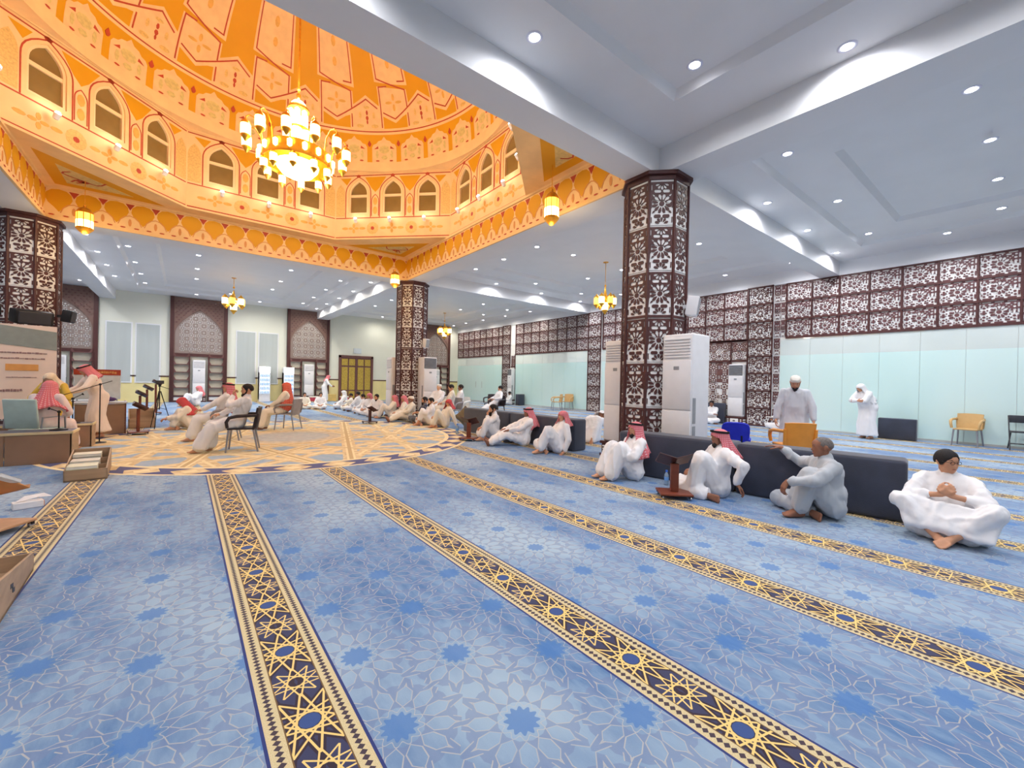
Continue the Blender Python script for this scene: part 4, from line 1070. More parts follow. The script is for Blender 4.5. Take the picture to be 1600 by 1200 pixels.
def mesh_chair(x, y, rz, label):
    t = thing('visitor_chair', label, 'chair', (x, y, 0), rz)
    obj('backrest', MB().rbox((-.24, 0, 0), (.24, .04, .5), .018, 3, Matrix.Translation((0, .22, .5)) @ Matrix.Rotation(-.12, 4, 'X')), GREYP, t, smooth=50)
    obj('seat', MB().rbox((-.24, -.24, .43), (.24, .22, .48), .02, 3), GREYP, t, smooth=50)
    for sx in (-1, 1):
        obj('armrest', MB().tube([(sx*.27, .24, .5), (sx*.27, .22, .68), (sx*.27, -.2, .68), (sx*.27, -.24, .02)], .014, 6), METAL, t)
        obj('runner', MB().tube([(sx*.27, -.24, .014), (sx*.27, .26, .014)], .014, 6), METAL, t); obj('rear_leg', MB().tube([(sx*.25, .2, .45), (sx*.26, .25, .02)], .013, 6), METAL, t)
mesh_chair(-2.0, 10.75, 2.64, 'grey-green chair with rounded back at the left low tables')

# ------------------------------------------------------------------ rolling book stands
WOODR = mat('reddish_brown_wood', (120, 60, 42), .4, var=.15, scale=8, stretch=(.2, 1, 1)); WOODD = mat('dark_stained_wood', (70, 38, 34), .4, var=.12, scale=8)
CHROME = mat('chrome_caster', (205, 205, 210), .2, .8); PAPER = mat('paper_pages', (240, 236, 222), .8)
def book_stand(x, y, rz, label, wood=WOODR, dark=WOODD, h=.44, sz=.2, tilt=.55, grp='rolling book stands', book=True, thick=.014):
    t = thing('book_stand', label, 'book stand', (x, y, 0), rz, grp)
    obj('base_board', MB().rbox((-sz, -sz*.85, .055), (sz, sz*.85, .08), .008, 2), wood, t)
    for sx in (-1, 1):
        for sy in (-1, 1):
            c_ = obj('caster', MB().lathe([(.0, -.012), (.026, -.010), (.026, .010), (0, .012)], 12, Matrix.Translation((sx*(sz-.03), sy*(sz*.85-.03), .027)) @ Matrix.Rotation(PI/2, 4, 'Y')), CHROME, t, smooth=40)
            obj('caster_fork', MB().box((sx*(sz-.03)-.02, sy*(sz*.85-.03)-.012, .03), (sx*(sz-.03)+.02, sy*(sz*.85-.03)+.012, .056)), BLACK, c_)
    obj('post', MB().rbox((-.05, -.03, .08), (.05, .03, h), .006, 1), wood, t)
    for s in (-1, 1):
        T = Matrix.Translation((0, 0, h+.01)) @ Matrix.Rotation(tilt, 4, 'X') @ Matrix.Rotation(-s*.30, 4, 'Y')
        b_ = obj('cradle_board', MB().rbox(*sorted([(0, -.14, 0), (s*.22, .14, thick)], key=lambda p: 0) if s > 0 else ((-.22, -.14, 0), (0, .14, thick)), .004, 1, T), dark, t)
        obj('ledge', MB().box((min(0, s*.22), -.145, .0), (max(0, s*.22), -.13, .035), T), wood, b_)
    return t
book_stand(5.03, 2.98, 2.35, 'reddish wooden book stand on chrome casters before the man with white knee')
book_stand(5.50, 8.72, 2.2, 'dark red wooden book stand before the black-bearded man on the left')
book_stand(4.78, 13.6, 1.8, 'black wooden book stand on casters before the seated row', WOODD, WOODD)
book_stand(-.86, 13.5, PI/2+.15, 'brown book stand nearest the desk with its board tilted', h=.62, grp='book stands clustered by the desk', sz=.22, thick=.05)
book_stand(-1.05, 17.0, PI/2+.15, 'second brown book stand, behind the one nearest the desk', h=.8, grp='book stands clustered by the desk', thick=.05)
book_stand(-.97, 18.5, PI/2+.1, 'third brown book stand, in the middle of the cluster', h=.95, grp='book stands clustered by the desk', thick=.05)
book_stand(-.81, 20.0, PI/2+.1, 'farthest brown book stand of the cluster before the yellow dado', h=1.1, grp='book stands clustered by the desk', thick=.05)
nb = book_stand(-1.38, 5.8, 2.6, 'pale wooden book stand at the left edge with an open orange-brown board', mat('light_oak', (196, 150, 112), .45, var=.1, scale=6), mat('orange_wood', (214, 146, 82), .45, var=.08), .38, .24, grp=None)
def book(x, y, z, rz, label, sz=(.24, .17, .04), cov=(44, 66, 52), grp=None, tilt=0):
    t = thing('book', label, 'book', (x, y, z), rz, grp); a, b_, c_ = sz; T = Matrix.Rotation(tilt, 4, 'X')
    obj('pages', MB().box((-a/2+.006, -b_/2+.004, .004), (a/2-.002, b_/2-.004, c_-.004), T), PAPER, t)
    m = mat('cover_%d_%d_%d' % cov, cov, .5, var=.1)
    obj('cover', MB().box((-a/2, -b_/2, 0), (a/2, b_/2, .005), T).box((-a/2, -b_/2, c_-.005), (a/2, b_/2, c_), T).box((-a/2, -b_/2, 0), (-a/2+.006, b_/2, c_), T), m, t)
book(-1.30, 5.66, .50, 2.6, 'white-edged book lying on the pale stand at the left edge', (.26, .2, .03), (236, 232, 226), tilt=.5)
# ------------------------------------------------------------------ crates, tables, desk
LOAK = mat('light_crate_wood', (176, 146, 116), .55, var=.12, scale=5, stretch=(.3, 1, 3)); TABW = mat('brown_table_front', (152, 120, 96), .5, var=.1, scale=2.5); EDGE = mat('cream_edging', (226, 206, 160), .5)
DARKTOP = mat('slate_table_top', (84, 84, 98), .4)
def crate(x, y, rz, label, w, d, h, shelf=True):
    t = thing('book_crate', label, 'crate', (x, y, 0), rz); k = .015
    for nm, lo, hi in (('front_board', (-w/2, -d/2, 0), (w/2, -d/2+k, h*.62)), ('rear_board', (-w/2, d/2-k, 0), (w/2, d/2, h*1.25))): obj(nm, MB().box(lo, hi), LOAK, t)
    for sx in (-1, 1):
        side = [(-d/2, 0), (d/2, 0), (d/2, h*1.25), (-d/2, h*.62)]
        obj('side_board', MB().prism(side, -k/2, k/2, Matrix.Translation((sx*(w/2-k/2), 0, 0)) @ Matrix(((0, 0, 1, 0), (1, 0, 0, 0), (0, 1, 0, 0), (0, 0, 0, 1)))), LOAK, t)
    obj('bottom_board', MB().box((-w/2, -d/2, 0), (w/2, d/2, .02)), LOAK, t)
    if shelf:
        for q in (.33, .66): obj('divider', MB().box((-w/2, -d/2+d*q, .02), (w/2, -d/2+d*q+.012, h*(.5+.5*q))), LOAK, t)
    return t
crate(-1.06, 8.5, .06, 'low wooden crate of religious books on the stripe by the medallion edge', .42, 1.05, .24)
for k, (xx, yy, zz, nm, cov) in enumerate(((-1.08, 8.14, .06, 'lowest green and white book at the front of the low crate', (70, 96, 66)), (-1.08, 8.14, .105, 'middle pale green book at the front of the low crate', (206, 214, 170)), (-1.08, 8.14, .15, 'top cream book at the front of the low crate', (224, 220, 190)),
                                        (-1.1, 8.5, .12, 'lower white book in the middle slot of the low crate', (226, 220, 206)), (-1.1, 8.5, .165, 'upper white book in the middle slot of the low crate', (214, 206, 190)), (-1.12, 8.84, .17, 'lower grey book in the back slot of the low crate', (176, 166, 152)), (-1.12, 8.84, .215, 'upper cream book in the back slot of the low crate', (230, 222, 198)))):
    book(xx, yy, zz, .06, nm, (.30, .26, .042), cov, 'books in the low wooden crate')
nc = crate(-1.08, 4.05, PI+.04, 'wooden box with carved mark cut off by the left edge', .5, 1.0, .21, False)
obj('carved_mark', MB().prism([(0, 0), (.05, .01), (.06, .05), (.1, .05), (.1, .08), (.04, .07), (.03, .03), (0, .03)], 0, .003, Matrix.Translation((-.252, .05, .06)) @ Matrix(((0, 0, 1, 0), (1, 0, 0, 0), (0, 1, 0, 0), (0, 0, 0, 1)))), DGREY, nc)
tag(obj('folded_cloth', MB().rbox((-.15, -.3, 0), (.15, .1, .06), .02, 2), mat('pink_cloth', (222, 176, 176), .9), None, (-1.1, 4.05, .022), .1), 'folded pink cloth lying in the wooden box at the left edge', 'cloth')
def low_table(x0, x1, y0, y1, h, label, front=True):
    t = thing('low_table', label, 'table', ((x0+x1)/2, (y0+y1)/2, 0)); a, b_ = (x1-x0)/2, (y1-y0)/2
    obj('top', MB().rbox((-a, -b_, h-.03), (a, b_, h), .006, 1), DARKTOP, t); obj('top_edge', MB().box((-a-.01, -b_-.012, h-.035), (a+.012, -b_+.01, h+.002)).box((a-.01, -b_, h-.035), (a+.012, b_, h+.002)), EDGE, t)
    if front:
        n = 3
        for k in range(n): obj('front_panel', MB().rbox((-a+2*a*k/n+.006, -b_, .0), (-a+2*a*(k+1)/n-.006, -b_+.02, h-.035), .004, 1), TABW, t)
        obj('end_panel', MB().box((a-.025, -b_, 0), (a, b_, h-.03)), LOAK, t)
    else:
        for xx in (-a, -a*.3, a*.45, a-.03): obj('side_panel', MB().box((xx, -b_, 0), (xx+.03, b_, h-.03)), LOAK, t)
        obj('shelf', MB().box((-a, -b_+.03, h*.45), (a, b_, h*.45+.02)), LOAK, t); obj('back_panel', MB().box((-a, b_-.02, 0), (a, b_, h-.03)), WOODD, t)
low_table(-3.6, -1.42, 9.76, 10.3, .50, 'low table with brown front boards at the left edge')
low_table(-3.6, -1.42, 11.62, 12.05, .46, 'low open-shelved table behind the grey-green chair')
def desk():
    t = thing('desk', 'brown wooden lectern desk with grey top beside the leaning man', 'desk', (-1.56, 14.1, 0), .1)
    obj('front_panel', MB().rbox((-.45, -.3, 0), (.42, -.27, .72), .006, 1), TABW, t); obj('end_panel', MB().prism([(-.3, 0), (.3, 0), (.3, .78), (-.3, .72)], 0, .03, Matrix.Translation((.4, 0, 0)) @ Matrix(((0, 0, 1, 0), (1, 0, 0, 0), (0, 1, 0, 0), (0, 0, 0, 1)))), WOODR, t)
    obj('top', MB().box((-.47, -.33, .73), (.45, .33, .76)), mat('grey_laminate', (176, 172, 170), .5), t)
desk()
tag(obj('folded_shawl', MB().ball((0, 0, .05), (.14, .1, .07), 12).ball((.1, .03, .04), (.1, .07, .05), 10).ball((-.1, 0, .04), (.09, .08, .05), 10), mat('purple_cloth', (84, 60, 110), .9, var=.2, scale=20), None, (-1.48, 13.98, .785), .3, 60), 'dark purple folded shawl on the grey desk top', 'cloth')
crt = crate(-.9, 15.3, .1, 'open wooden chest below the clustered book stands', .55, .5, .4, True)
# ------------------------------------------------------------------ tripod, microphones, banner, sign board
def tripod():
    t = thing('tripod', 'thin black camera tripod holding a phone beside the clustered book stands', 'tripod', (-.52, 14.85, 0))
    for k, a in enumerate((.2, 2.3, 4.4)):
        obj('leg', MB().tube([(.02*math.cos(a), .02*math.sin(a), 1.0), (.28*math.cos(a), .28*math.sin(a), .0)], [.014, .009], 6), BLACK, t); obj('brace', MB().tube([(0, 0, .55), (.14*math.cos(a), .14*math.sin(a), .5)], .006, 5), BLACK, t)
    obj('column', MB().tube([(0, 0, .5), (0, 0, 1.15)], .014, 6), BLACK, t); obj('head', MB().rbox((-.03, -.03, 1.12), (.03, .03, 1.2), .01, 1).tube([(0, 0, 1.14), (.2, .06, 1.06)], .008, 5), BLACK, t)
    obj('phone', MB().rbox((-.09, -.006, 1.2), (.09, .006, 1.29), .005, 1), DGREY, t)
tripod()
def mic_stand(x, y, z, h, boom, label):
    t = thing('microphone_stand', label, 'microphone stand', (x, y, z), 0, 'black microphone stands at the left tables')
    obj('base', MB().lathe([(.11, 0), (.11, .012), (.02, .03)], 16), BLACK, t); obj('pole', MB().tube([(0, 0, .02), (0, 0, h)], .011, 6), BLACK, t); obj('clutch', MB().ball((0, 0, h), .025, 8), BLACK, t)
    obj('boom', MB().tube([(-boom[0]*.25, -boom[1]*.25, h-boom[2]*.25), (boom[0], boom[1], h+boom[2])], .008, 6), BLACK, t)
    obj('microphone', MB().tube([(boom[0], boom[1], h+boom[2]), (boom[0]*1.2, boom[1]*1.2, h+boom[2]*1.15)], [.016, .026], 8), BLACK, t)
mic_stand(-1.38, 12.2, 0, 1.22, (-.72, -.1, -.3), 'tall black microphone stand with a long boom over the tables')
mic_stand(-1.62, 10.05, .503, .30, (-.1, .0, .05), 'short black microphone stand on the low table before the chair')
mic_stand(-1.72, 11.82, .463, .48, (.12, .02, .08), 'short black microphone stand on the open-shelved table')
def flatpanel(name, label, cat, c, ax, w, h, m, frame):
    t = thing(name, label, cat, c, math.atan2(ax[1], ax[0])); return t
PINKISH = mat('banner_pink', (232, 212, 200), .6, var=.06, scale=1.5); BGREY = mat('banner_grey_green', (142, 150, 146), .6); BORANGE = mat('banner_orange', (222, 160, 92), .6); BTEXT = mat('banner_text', (150, 120, 120), .6); BWHITE = mat('banner_white', (214, 220, 222), .6)
def banner():
    t = thing('banner', 'tall pink banner with a grey header and blurred Arabic lines at the left edge', 'banner', (-2.75, 13.45, .45), .12); w, h = 1.05, 2.0
    obj('panel', MB().box((-w/2, 0, 0), (w/2, .04, h)), PINKISH, t); obj('header', MB().prism([(-w/2, h*.80), (w/2, h*.74), (w/2, h*.94), (-w/2, h)], -.008, .0, Matrix(((1, 0, 0, 0), (0, 0, 1, 0), (0, 1, 0, 0), (0, 0, 0, 1)))), BGREY, t)
    obj('orange_label', MB().box((-.2, -.006, 1.02), (.26, .0, 1.16)), BORANGE, t)
    for k, (z, ww, th) in enumerate(((1.40, .62, .035), (1.28, .64, .035), (.88, .42, .02), (.60, .40, .06), (1.6, .2, .015), (1.56, .2, .015), (1.52, .2, .015))):
        xo = .02 if k < 3 else (-.16 if k == 3 else .3); mb = MB(); x = xo-ww/2; rr = random.Random(k)
        while x < xo+ww/2:
            l_ = rr.uniform(.02, .07); mb.box((x, -.006, z-th*rr.uniform(.2, .5)), (x+l_, .0, z+th*rr.uniform(.2, .6))); x += l_+.008
        mb.box((xo-ww/2, -.005, z-.006), (xo+ww/2, .0, z+.004)); obj('text_line', mb, BTEXT, t)
    obj('side_ornament', MB().add([(-w/2+.03+.05*(k % 2), -.004, .3+.06*k) for k in range(20)]+[(-w/2+.06, -.004, .3+.06*k) for k in range(20)], [(k, k+1, 21+k, 20+k) for k in range(19)]), BTEXT, t)
    obj('white_edge', MB().box((-w/2-.2, .01, 0), (-w/2, .05, h)), BWHITE, t)
    obj('stand_foot', MB().box((-w/2, -.15, -.45), (-w/2+.05, .15, -.41)).box((w/2-.05, -.15, -.45), (w/2, .15, -.41)).box((-w/2+.01, 0, -.45), (-w/2+.04, .03, .02)).box((w/2-.04, 0, -.45), (w/2-.01, .03, .02)), DGREY, t)
banner()
def signboard():
    t = thing('sign_board', 'white notice board with a red header strip before the grey blinds', 'sign', (-1.92, 16.5, 0), .05); w = .95
    obj('board', MB().rbox((-w/2, 0, .72), (w/2, .03, 1.55), .01, 1), mat('white_board', (220, 228, 230), .3), t); obj('header', MB().box((-w/2, -.012, 1.40), (w/2, -.001, 1.56)), RED, t)
    mb = MB(); x = -.1; rr = random.Random(3)
    while x < .38: l_ = rr.uniform(.02, .06); mb.box((x, -.018, 1.46-rr.uniform(.0, .02)), (x+l_, -.012, 1.49+rr.uniform(0, .025))); x += l_+.01
    obj('text_line', mb, BORANGE, t)
    for sx in (-1, 1): obj('leg', MB().tube([(sx*.4, .015, .74), (sx*.42, .015, 0)], .015, 6), METAL, t); obj('foot', MB().box((sx*.42-.015, -.2, 0), (sx*.42+.015, .22, .02)), METAL, t)
signboard()
amp = thing('amplifier', 'dark amplifier with white front panels on the left low table', 'amplifier', (-3.0, 10.0, .503))
obj('case', MB().rbox((-.4, -.12, 0), (.42, .14, .24), .01, 1), mat('plum_black_case', (70, 52, 68), .5), amp)
for a, b_ in ((-.32, -.06), (0, .1), (.16, .24)): obj('front_plate', MB().box((a, -.13, .05), (b_, -.118, .19)), ACW, amp)
for k in range(4): obj('knob', MB().lathe([(.025, 0), (.02, .02), (0, .02)], 10, Matrix.Translation((.3+.05*(k % 2), -.12, .08+.07*(k//2))) @ Matrix.Rotation(PI/2, 4, 'X')), ACW, amp)
# ------------------------------------------------------------------ bottles, tissues, drinks coolers
PET = mat('clear_blue_plastic', (190, 214, 240), .12, var=.05, spec=.6); PET.node_tree.nodes['Principled BSDF'].inputs['Transmission Weight'].default_value = .5
CAPB = mat('blue_cap', (52, 110, 220), .4)
def bottle(x, y, z, label, grp, s=1.):
    t = thing('water_bottle', label, 'bottle', (x, y, z), 0, grp)
    obj('bottle_body', MB().lathe([(.0, 0), (.030*s, .004), (.032*s, .03*s), (.029*s, .07*s), (.032*s, .11*s), (.030*s, .15*s), (.014*s, .18*s), (.013*s, .195*s)], 12), PET, t, smooth=40)
    obj('label_band', MB().lathe([(.0325*s, .07*s), (.0325*s, .12*s)], 12), mat('label_blue', (120, 170, 230), .5), t); obj('cap', MB().lathe([(.016*s, .19*s), (.016*s, .215*s), (0, .216*s)], 10), CAPB, t)
bottle(5.56, 3.42, 0, 'water bottle with blue cap on the carpet left of the book stand', 'water bottles on the carpet')
bottle(5.68, 4.72, 0, 'water bottle standing beside the near end of the right backrest', 'water bottles on the carpet', 1.25)
bottle(5.9, 9.95, 0, 'water bottle at the far end of the left backrest', 'water bottles on the carpet', 1.3)
tb = thing('tissue_box', 'white tissue box with tissues pulled out on the carpet at the left', 'box', (-1.3, 6.7, 0), .3)
obj('carton', MB().rbox((-.11, -.06, 0), (.11, .06, .07), .005, 1), mat('tissue_white', (236, 232, 232), .7), tb); obj('tissue', MB().add([(-.1, -.02, .07), (-.02, .03, .12), (.06, -.02, .10), (.12, .03, .13), (-.06, .04, .075), (.08, .04, .075), (.18, .0, .09)], [(0, 1, 4), (0, 2, 1), (1, 2, 3), (3, 2, 5), (2, 6, 3)]), mat('tissue_white', (236, 232, 232), .7), tb)
obj('orange_end', MB().box((.112, -.05, .005), (.116, .05, .06)), mat('brown_orange_end', (206, 140, 96), .6), tb)
def cooler(x, y, label):
    t = thing('drinks_cooler', label, 'cooler', (x, y, 0), 0, 'lit drinks coolers by the back wall'); w, d, h = .56, .5, 1.72
    obj('cabinet', MB().box((-w/2, 0, .12), (w/2, d, h+.3)).box((-w/2, -.02, .0), (w/2, d, .16)).box((-w/2, -.02, .16), (-w/2+.03, d, h)).box((w/2-.03, -.02, .16), (w/2, d, h)), ACW, t)
    obj('lit_header', MB().rbox((-w/2, -.05, h-.02), (w/2, .02, h+.32), .02, 2), mat('lit_cooler_sign', (255, 255, 255), .4, emit=(250, 252, 255), estr=2.2), t)
    obj('interior_light', MB().box((-w/2+.03, -.005, .45), (w/2-.03, .004, h-.03)), mat('cooler_interior', (236, 244, 255), .5, emit=(214, 232, 255), estr=.9), t)
    for k in range(5): obj('wire_shelf', MB().box((-w/2+.03, -.03, .46+.245*k), (w/2-.03, 0, .475+.245*k)), METAL, t)
    return t
for x, lab in ((3.72, 'left lit drinks cooler full of blue-capped bottles'), (4.98, 'right lit drinks cooler half hidden by the long red headscarf')):
    cooler(x, 28.3, lab)
    for k in range(5):
        for i in range(6): bottle(x-.2+.08*i, 28.245, .476+.245*k, 'small blue water bottle on the '+('lowest', 'second', 'middle', 'fourth', 'top')[k]+' shelf of the '+('left' if x < 4 else 'right')+' cooler', 'bottles in the %s cooler' % ('left' if x < 4 else 'right'), .8)
# red boxes along the back wall
for k, (x, y, w_, m_, lab) in enumerate(((6.35, 28.1, .5, (196, 70, 90), 'low red box on the floor left of the standing man by the niche'), (8.15, 28.0, .45, (190, 60, 84), 'small red box on the floor before the gold door'), (7.4, 28.2, .55, (228, 196, 120), 'yellow box on the floor beside the standing man'))):
    t = thing('storage_box', lab, 'box', (x, y, 0), .1); m = mat('box_%d' % k, m_, .6)
    obj('carton', MB().rbox((-w_/2, -.15, 0), (w_/2, .15, .3 if k != 2 else .42), .01, 1), m, t); obj('lid', MB().rbox((-w_/2-.01, -.16, .24 if k != 2 else .38), (w_/2+.01, .16, .31 if k != 2 else .43), .01, 1), PAPER if k != 2 else m, t)
# ------------------------------------------------------------------ people
V3 = Vector
_bm = bmesh.new(); bmesh.ops.create_icosphere(_bm, subdivisions=2, radius=1); ICO = np.array([v.co[:] for v in _bm.verts]); _bm.free()
def hull(store, *sph):
    """convex hull of spheres (point, radius): a tapered limb, a draped cloth, a face plane"""
    pts = np.vstack([np.array(p[:])+ICO*(np.array(r) if isinstance(r, (tuple, list)) else r) for p, r in sph])
    bm = bmesh.new()
    for p in pts: bm.verts.new(p)
    res = bmesh.ops.convex_hull(bm, input=bm.verts[:])
    bmesh.ops.delete(bm, geom=list({e for e in res['geom_interior']+res['geom_unused'] if isinstance(e, bmesh.types.BMVert)}), context='VERTS')
    bm.verts.index_update(); o = len(store[0])
    store[0].extend(v.co[:] for v in bm.verts); store[1].extend(tuple(v.index+o for v in f.verts) for f in bm.faces); bm.free()
def fuse(store, voxel, smooth=4, folds=0, seed=0, flow=(9, 9, 3.2), floor=True):
    """joins overlapping hulls into one continuous skin (voxel remesh + smoothing + cloth folds)"""
    me = bpy.data.meshes.new('skin'); me.from_pydata(store[0], [], store[1])
    o = bpy.data.objects.new('skin', me); C.objects.link(o)
    m = o.modifiers.new('r', 'REMESH'); m.mode = 'VOXEL'; m.voxel_size = voxel; m.use_smooth_shade = True
    if smooth: s = o.modifiers.new('s', 'SMOOTH'); s.iterations = smooth; s.factor = .5
    out = bpy.data.meshes.new_from_object(o.evaluated_get(bpy.context.evaluated_depsgraph_get()))
    bpy.data.objects.remove(o); bpy.data.meshes.remove(me)
    if folds:
        n = len(out.vertices); co = np.empty(n*3); out.vertices.foreach_get('co', co); co = co.reshape(-1, 3)
        no = np.empty(n*3); out.vertex_normals.foreach_get('vector', no); no = no.reshape(-1, 3)
        d = np.array([abs(noise.noise(V3((p[0]*flow[0]+seed*3.1, p[1]*flow[1], p[2]*flow[2]))))*1.3+.25*abs(noise.noise(V3((p[0]*18, p[1]*18+seed, p[2]*5)))) for p in co])
        co += no*np.clip((.30-d)*folds, -.007, .02)[:, None]
        if floor: co[:, 2] = np.maximum(co[:, 2], .002)
        out.vertices.foreach_set('co', co.ravel()); out.update()
    out.shade_smooth(); return out
def ik(a, b, l1, l2, pole):
    d = b-a; L = min(d.length, (l1+l2)*.995); x = (l1*l1-l2*l2+L*L)/(2*L); h = math.sqrt(max(0, l1*l1-x*x))
    u = d.normalized(); p = V3(pole); p = (p-u*p.dot(u)); p = p.normalized() if p.length > 1e-5 else V3((0, 0, 1))
    return a+u*x+p*h
SKINS = {'tan': (206, 152, 120), 'brown': (150, 102, 80), 'pale': (222, 172, 140)}
def skinmat(k): return mat('skin_'+k, SKINS[k], .55, var=.06, scale=14, spec=.3)
HAIRM = lambda c: mat('hair_%d' % c[0], c, .7, var=.2, scale=60, bump=.4, bscale=140)
def clothmat(name, rgb): return mat('cloth_'+name, rgb, .85, var=.02, scale=5, bump=.12, bscale=220, sheen=.2)
ROBE = {'white': (240, 238, 240), 'cream': (238, 230, 216), 'grey': (186, 190, 196), 'navy': (52, 56, 84), 'yellow': (214, 176, 66), 'palegrey': (214, 216, 222), 'darkgrey': (92, 92, 98)}
def ghutramat(kind):
    n = 'headscarf_'+kind
    if n in _mats: return _mats[n]
    m, nt, b = newmat(n); tc = nt.nodes.new('ShaderNodeTexCoord'); sp = nt.nodes.new('ShaderNodeSeparateXYZ'); nt.links.new(tc.outputs['UV'], sp.inputs[0])
    U, W = E(nt, sp.outputs[0]), E(nt, sp.outputs[1])
    if kind == 'white': base, ink = (240, 238, 238), (228, 226, 228)
    elif kind == 'pale': base, ink = (236, 222, 200), (222, 200, 172)
    elif kind == 'orange': base, ink = (230, 150, 130), (206, 84, 68)
    elif kind == 'deep': base, ink = (214, 120, 120), (196, 58, 66)
    else: base, ink = (236, 196, 200), (212, 90, 102)
    chk = ((U*42).cyc(1).abs().lt(.30)).max((W*42).cyc(1).abs().lt(.30))
    nt.links.new(mixc(nt, chk*.9, lin(base), lin(ink)), b.inputs['Base Color']); b.inputs['Roughness'].default_value = .9
    _mats[n] = m; return m
def headscarf(kind, seed, length=.34, wide=.0, open_=62, back=.0, front=.0, fore=.062):
    """draped cloth in head space: cap over the crown, open at the face, falling to the shoulders"""
    NA_, NR = 48, 18; vs, fs, uv = [], [], []; rnd = random.Random(seed); ph = [rnd.uniform(0, 6) for _ in range(4)]
    for s in (0, 1):
        for j in range(NR+1):
            t = j/NR
            for i in range(NA_+1):
                u = i/NA_*2-1
                if t < .42:
                    q = t/.42; pol = q*1.62; amax = PI if q < .82 else PI-(q-.82)/.18*math.radians(open_*.8)
                    a = u*amax; R = math.sin(pol); z = .02+.098*math.cos(pol); rx, ry = .098, .122
                    x, y = rx*R*math.sin(a), -.012-ry*R*math.cos(a)
                    if q >= .82 and abs(u) > .9: z -= .012*(q-.82)/.18
                else:
                    q = (t-.42)/.58; a = u*(PI-math.radians(open_*(.8+.2*min(1, q*3)))); fl = 1+.10*q
                    fold = .012*q*math.sin(9*a+ph[0])+.010*q*math.sin(17*a+ph[1])+.006*math.sin(5*a+ph[2])*q
                    sh = max(0, math.cos(a-0))*.0
                    rx = .098*fl+wide*q*q+.075*q**1.4+fold; ry = .122*fl+.05*q**1.6+fold+back*q*max(0, math.cos(a))
                    x, y = rx*math.sin(a), -.012-ry*math.cos(a)+front*q*q*max(0, -math.cos(a)+.2)
                    z = .02+.098*math.cos(1.62)-length*q*(1+.10*math.sin(3*a+ph[3]))
                k = 1 if s == 0 else .93
                vs.append((x*k, (y+.012)*k-.012, z-(0 if s == 0 else .004)))
                uv.append((a*.12+.5, t*.5))
    q_ = (NR+1)*(NA_+1); w_ = NA_+1
    for s in (0, 1):
        for j in range(NR):
            for i in range(NA_): a0 = s*q_+j*w_+i; fs.append((a0, a0+1, a0+1+w_, a0+w_) if s == 0 else (a0+w_, a0+w_+1, a0+1, a0))
    for i in range(NA_): a0 = NR*w_+i; fs.append((a0, a0+1, a0+1+q_, a0+q_))
    for j in range(NR):
        for i in (0, NA_): a0 = j*w_+i; fs.append((a0, a0+w_, a0+w_+q_, a0+q_))
    me = bpy.data.meshes.new('headscarf'); me.from_pydata(vs, [], fs); me.update()
    ul = me.uv_layers.new(name='uv'); idx = np.empty(len(me.loops), dtype=np.int32); me.loops.foreach_get('vertex_index', idx)
    ul.data.foreach_set('uv', np.array(uv)[idx].ravel()); me.shade_smooth(); return me
def shell(rows, n, fn):
    vs = [fn(j/rows, 2*PI*i/n) for j in range(rows+1) for i in range(n)]
    fs = [(j*n+i, j*n+(i+1) % n, (j+1)*n+(i+1) % n, (j+1)*n+i) for j in range(rows) for i in range(n)]
    return MB().add(vs, fs)
def hairmesh(style):
    def fn(t, a):
        front = max(0, math.cos(a))                        # a = 0 faces +Y
        low = {'short': 2.05-.90*front**1.7, 'thin': 1.98-.95*front**1.2, 'kid': 2.08-.92*front**1.8}[style]
        side = abs(math.sin(a)); aa = abs(((a+PI) % (2*PI))-PI); low += .20*math.exp(-((aa-1.25)/.22)**2)*(style != 'thin')-.34*math.exp(-((aa-1.72)/.26)**2)
        p = low*min(t/.9, 1); k = 1 if t <= .9 else .93
        g = 1.0+.016*math.sin(7*a+2*p)*math.sin(9*p)+.014*math.sin(15*a-4*p)
        rx, ry, rz = {'short': (.086, .106, .100), 'thin': (.081, .101, .092), 'kid': (.090, .110, .112)}[style]
        return (rx*k*g*math.sin(p)*math.sin(a), -.01+ry*k*g*math.sin(p)*math.cos(a), .03+rz*k*g*math.cos(p))
    return shell(11, 28, fn)
def capmesh():
    def fn(t, a):
        pts = [(0, .122), (.05, .121), (.078, .108), (.088, .085), (.09, .05), (.086, .035), (.082, .036)]
        f = t*(len(pts)-1); i = min(int(f), len(pts)-2); q = f-i; r = pts[i][0]*(1-q)+pts[i+1][0]*q; z = pts[i][1]*(1-q)+pts[i+1][1]*q
        return (r*.95*math.sin(a), -.012+r*1.17*math.cos(a), z-.012*math.cos(a)*-1*(z < .1))
    return shell(12, 24, fn)
EYEW = mat('eye_white', (236, 230, 226), .3); IRIS = mat('dark_iris', (36, 24, 22), .2); LIPM = mat('lip', (168, 96, 86), .5)
AGAL = mat('black_head_cord', (22, 20, 24), .7); SPECS = mat('dark_spectacle_frame', (30, 28, 32), .3)
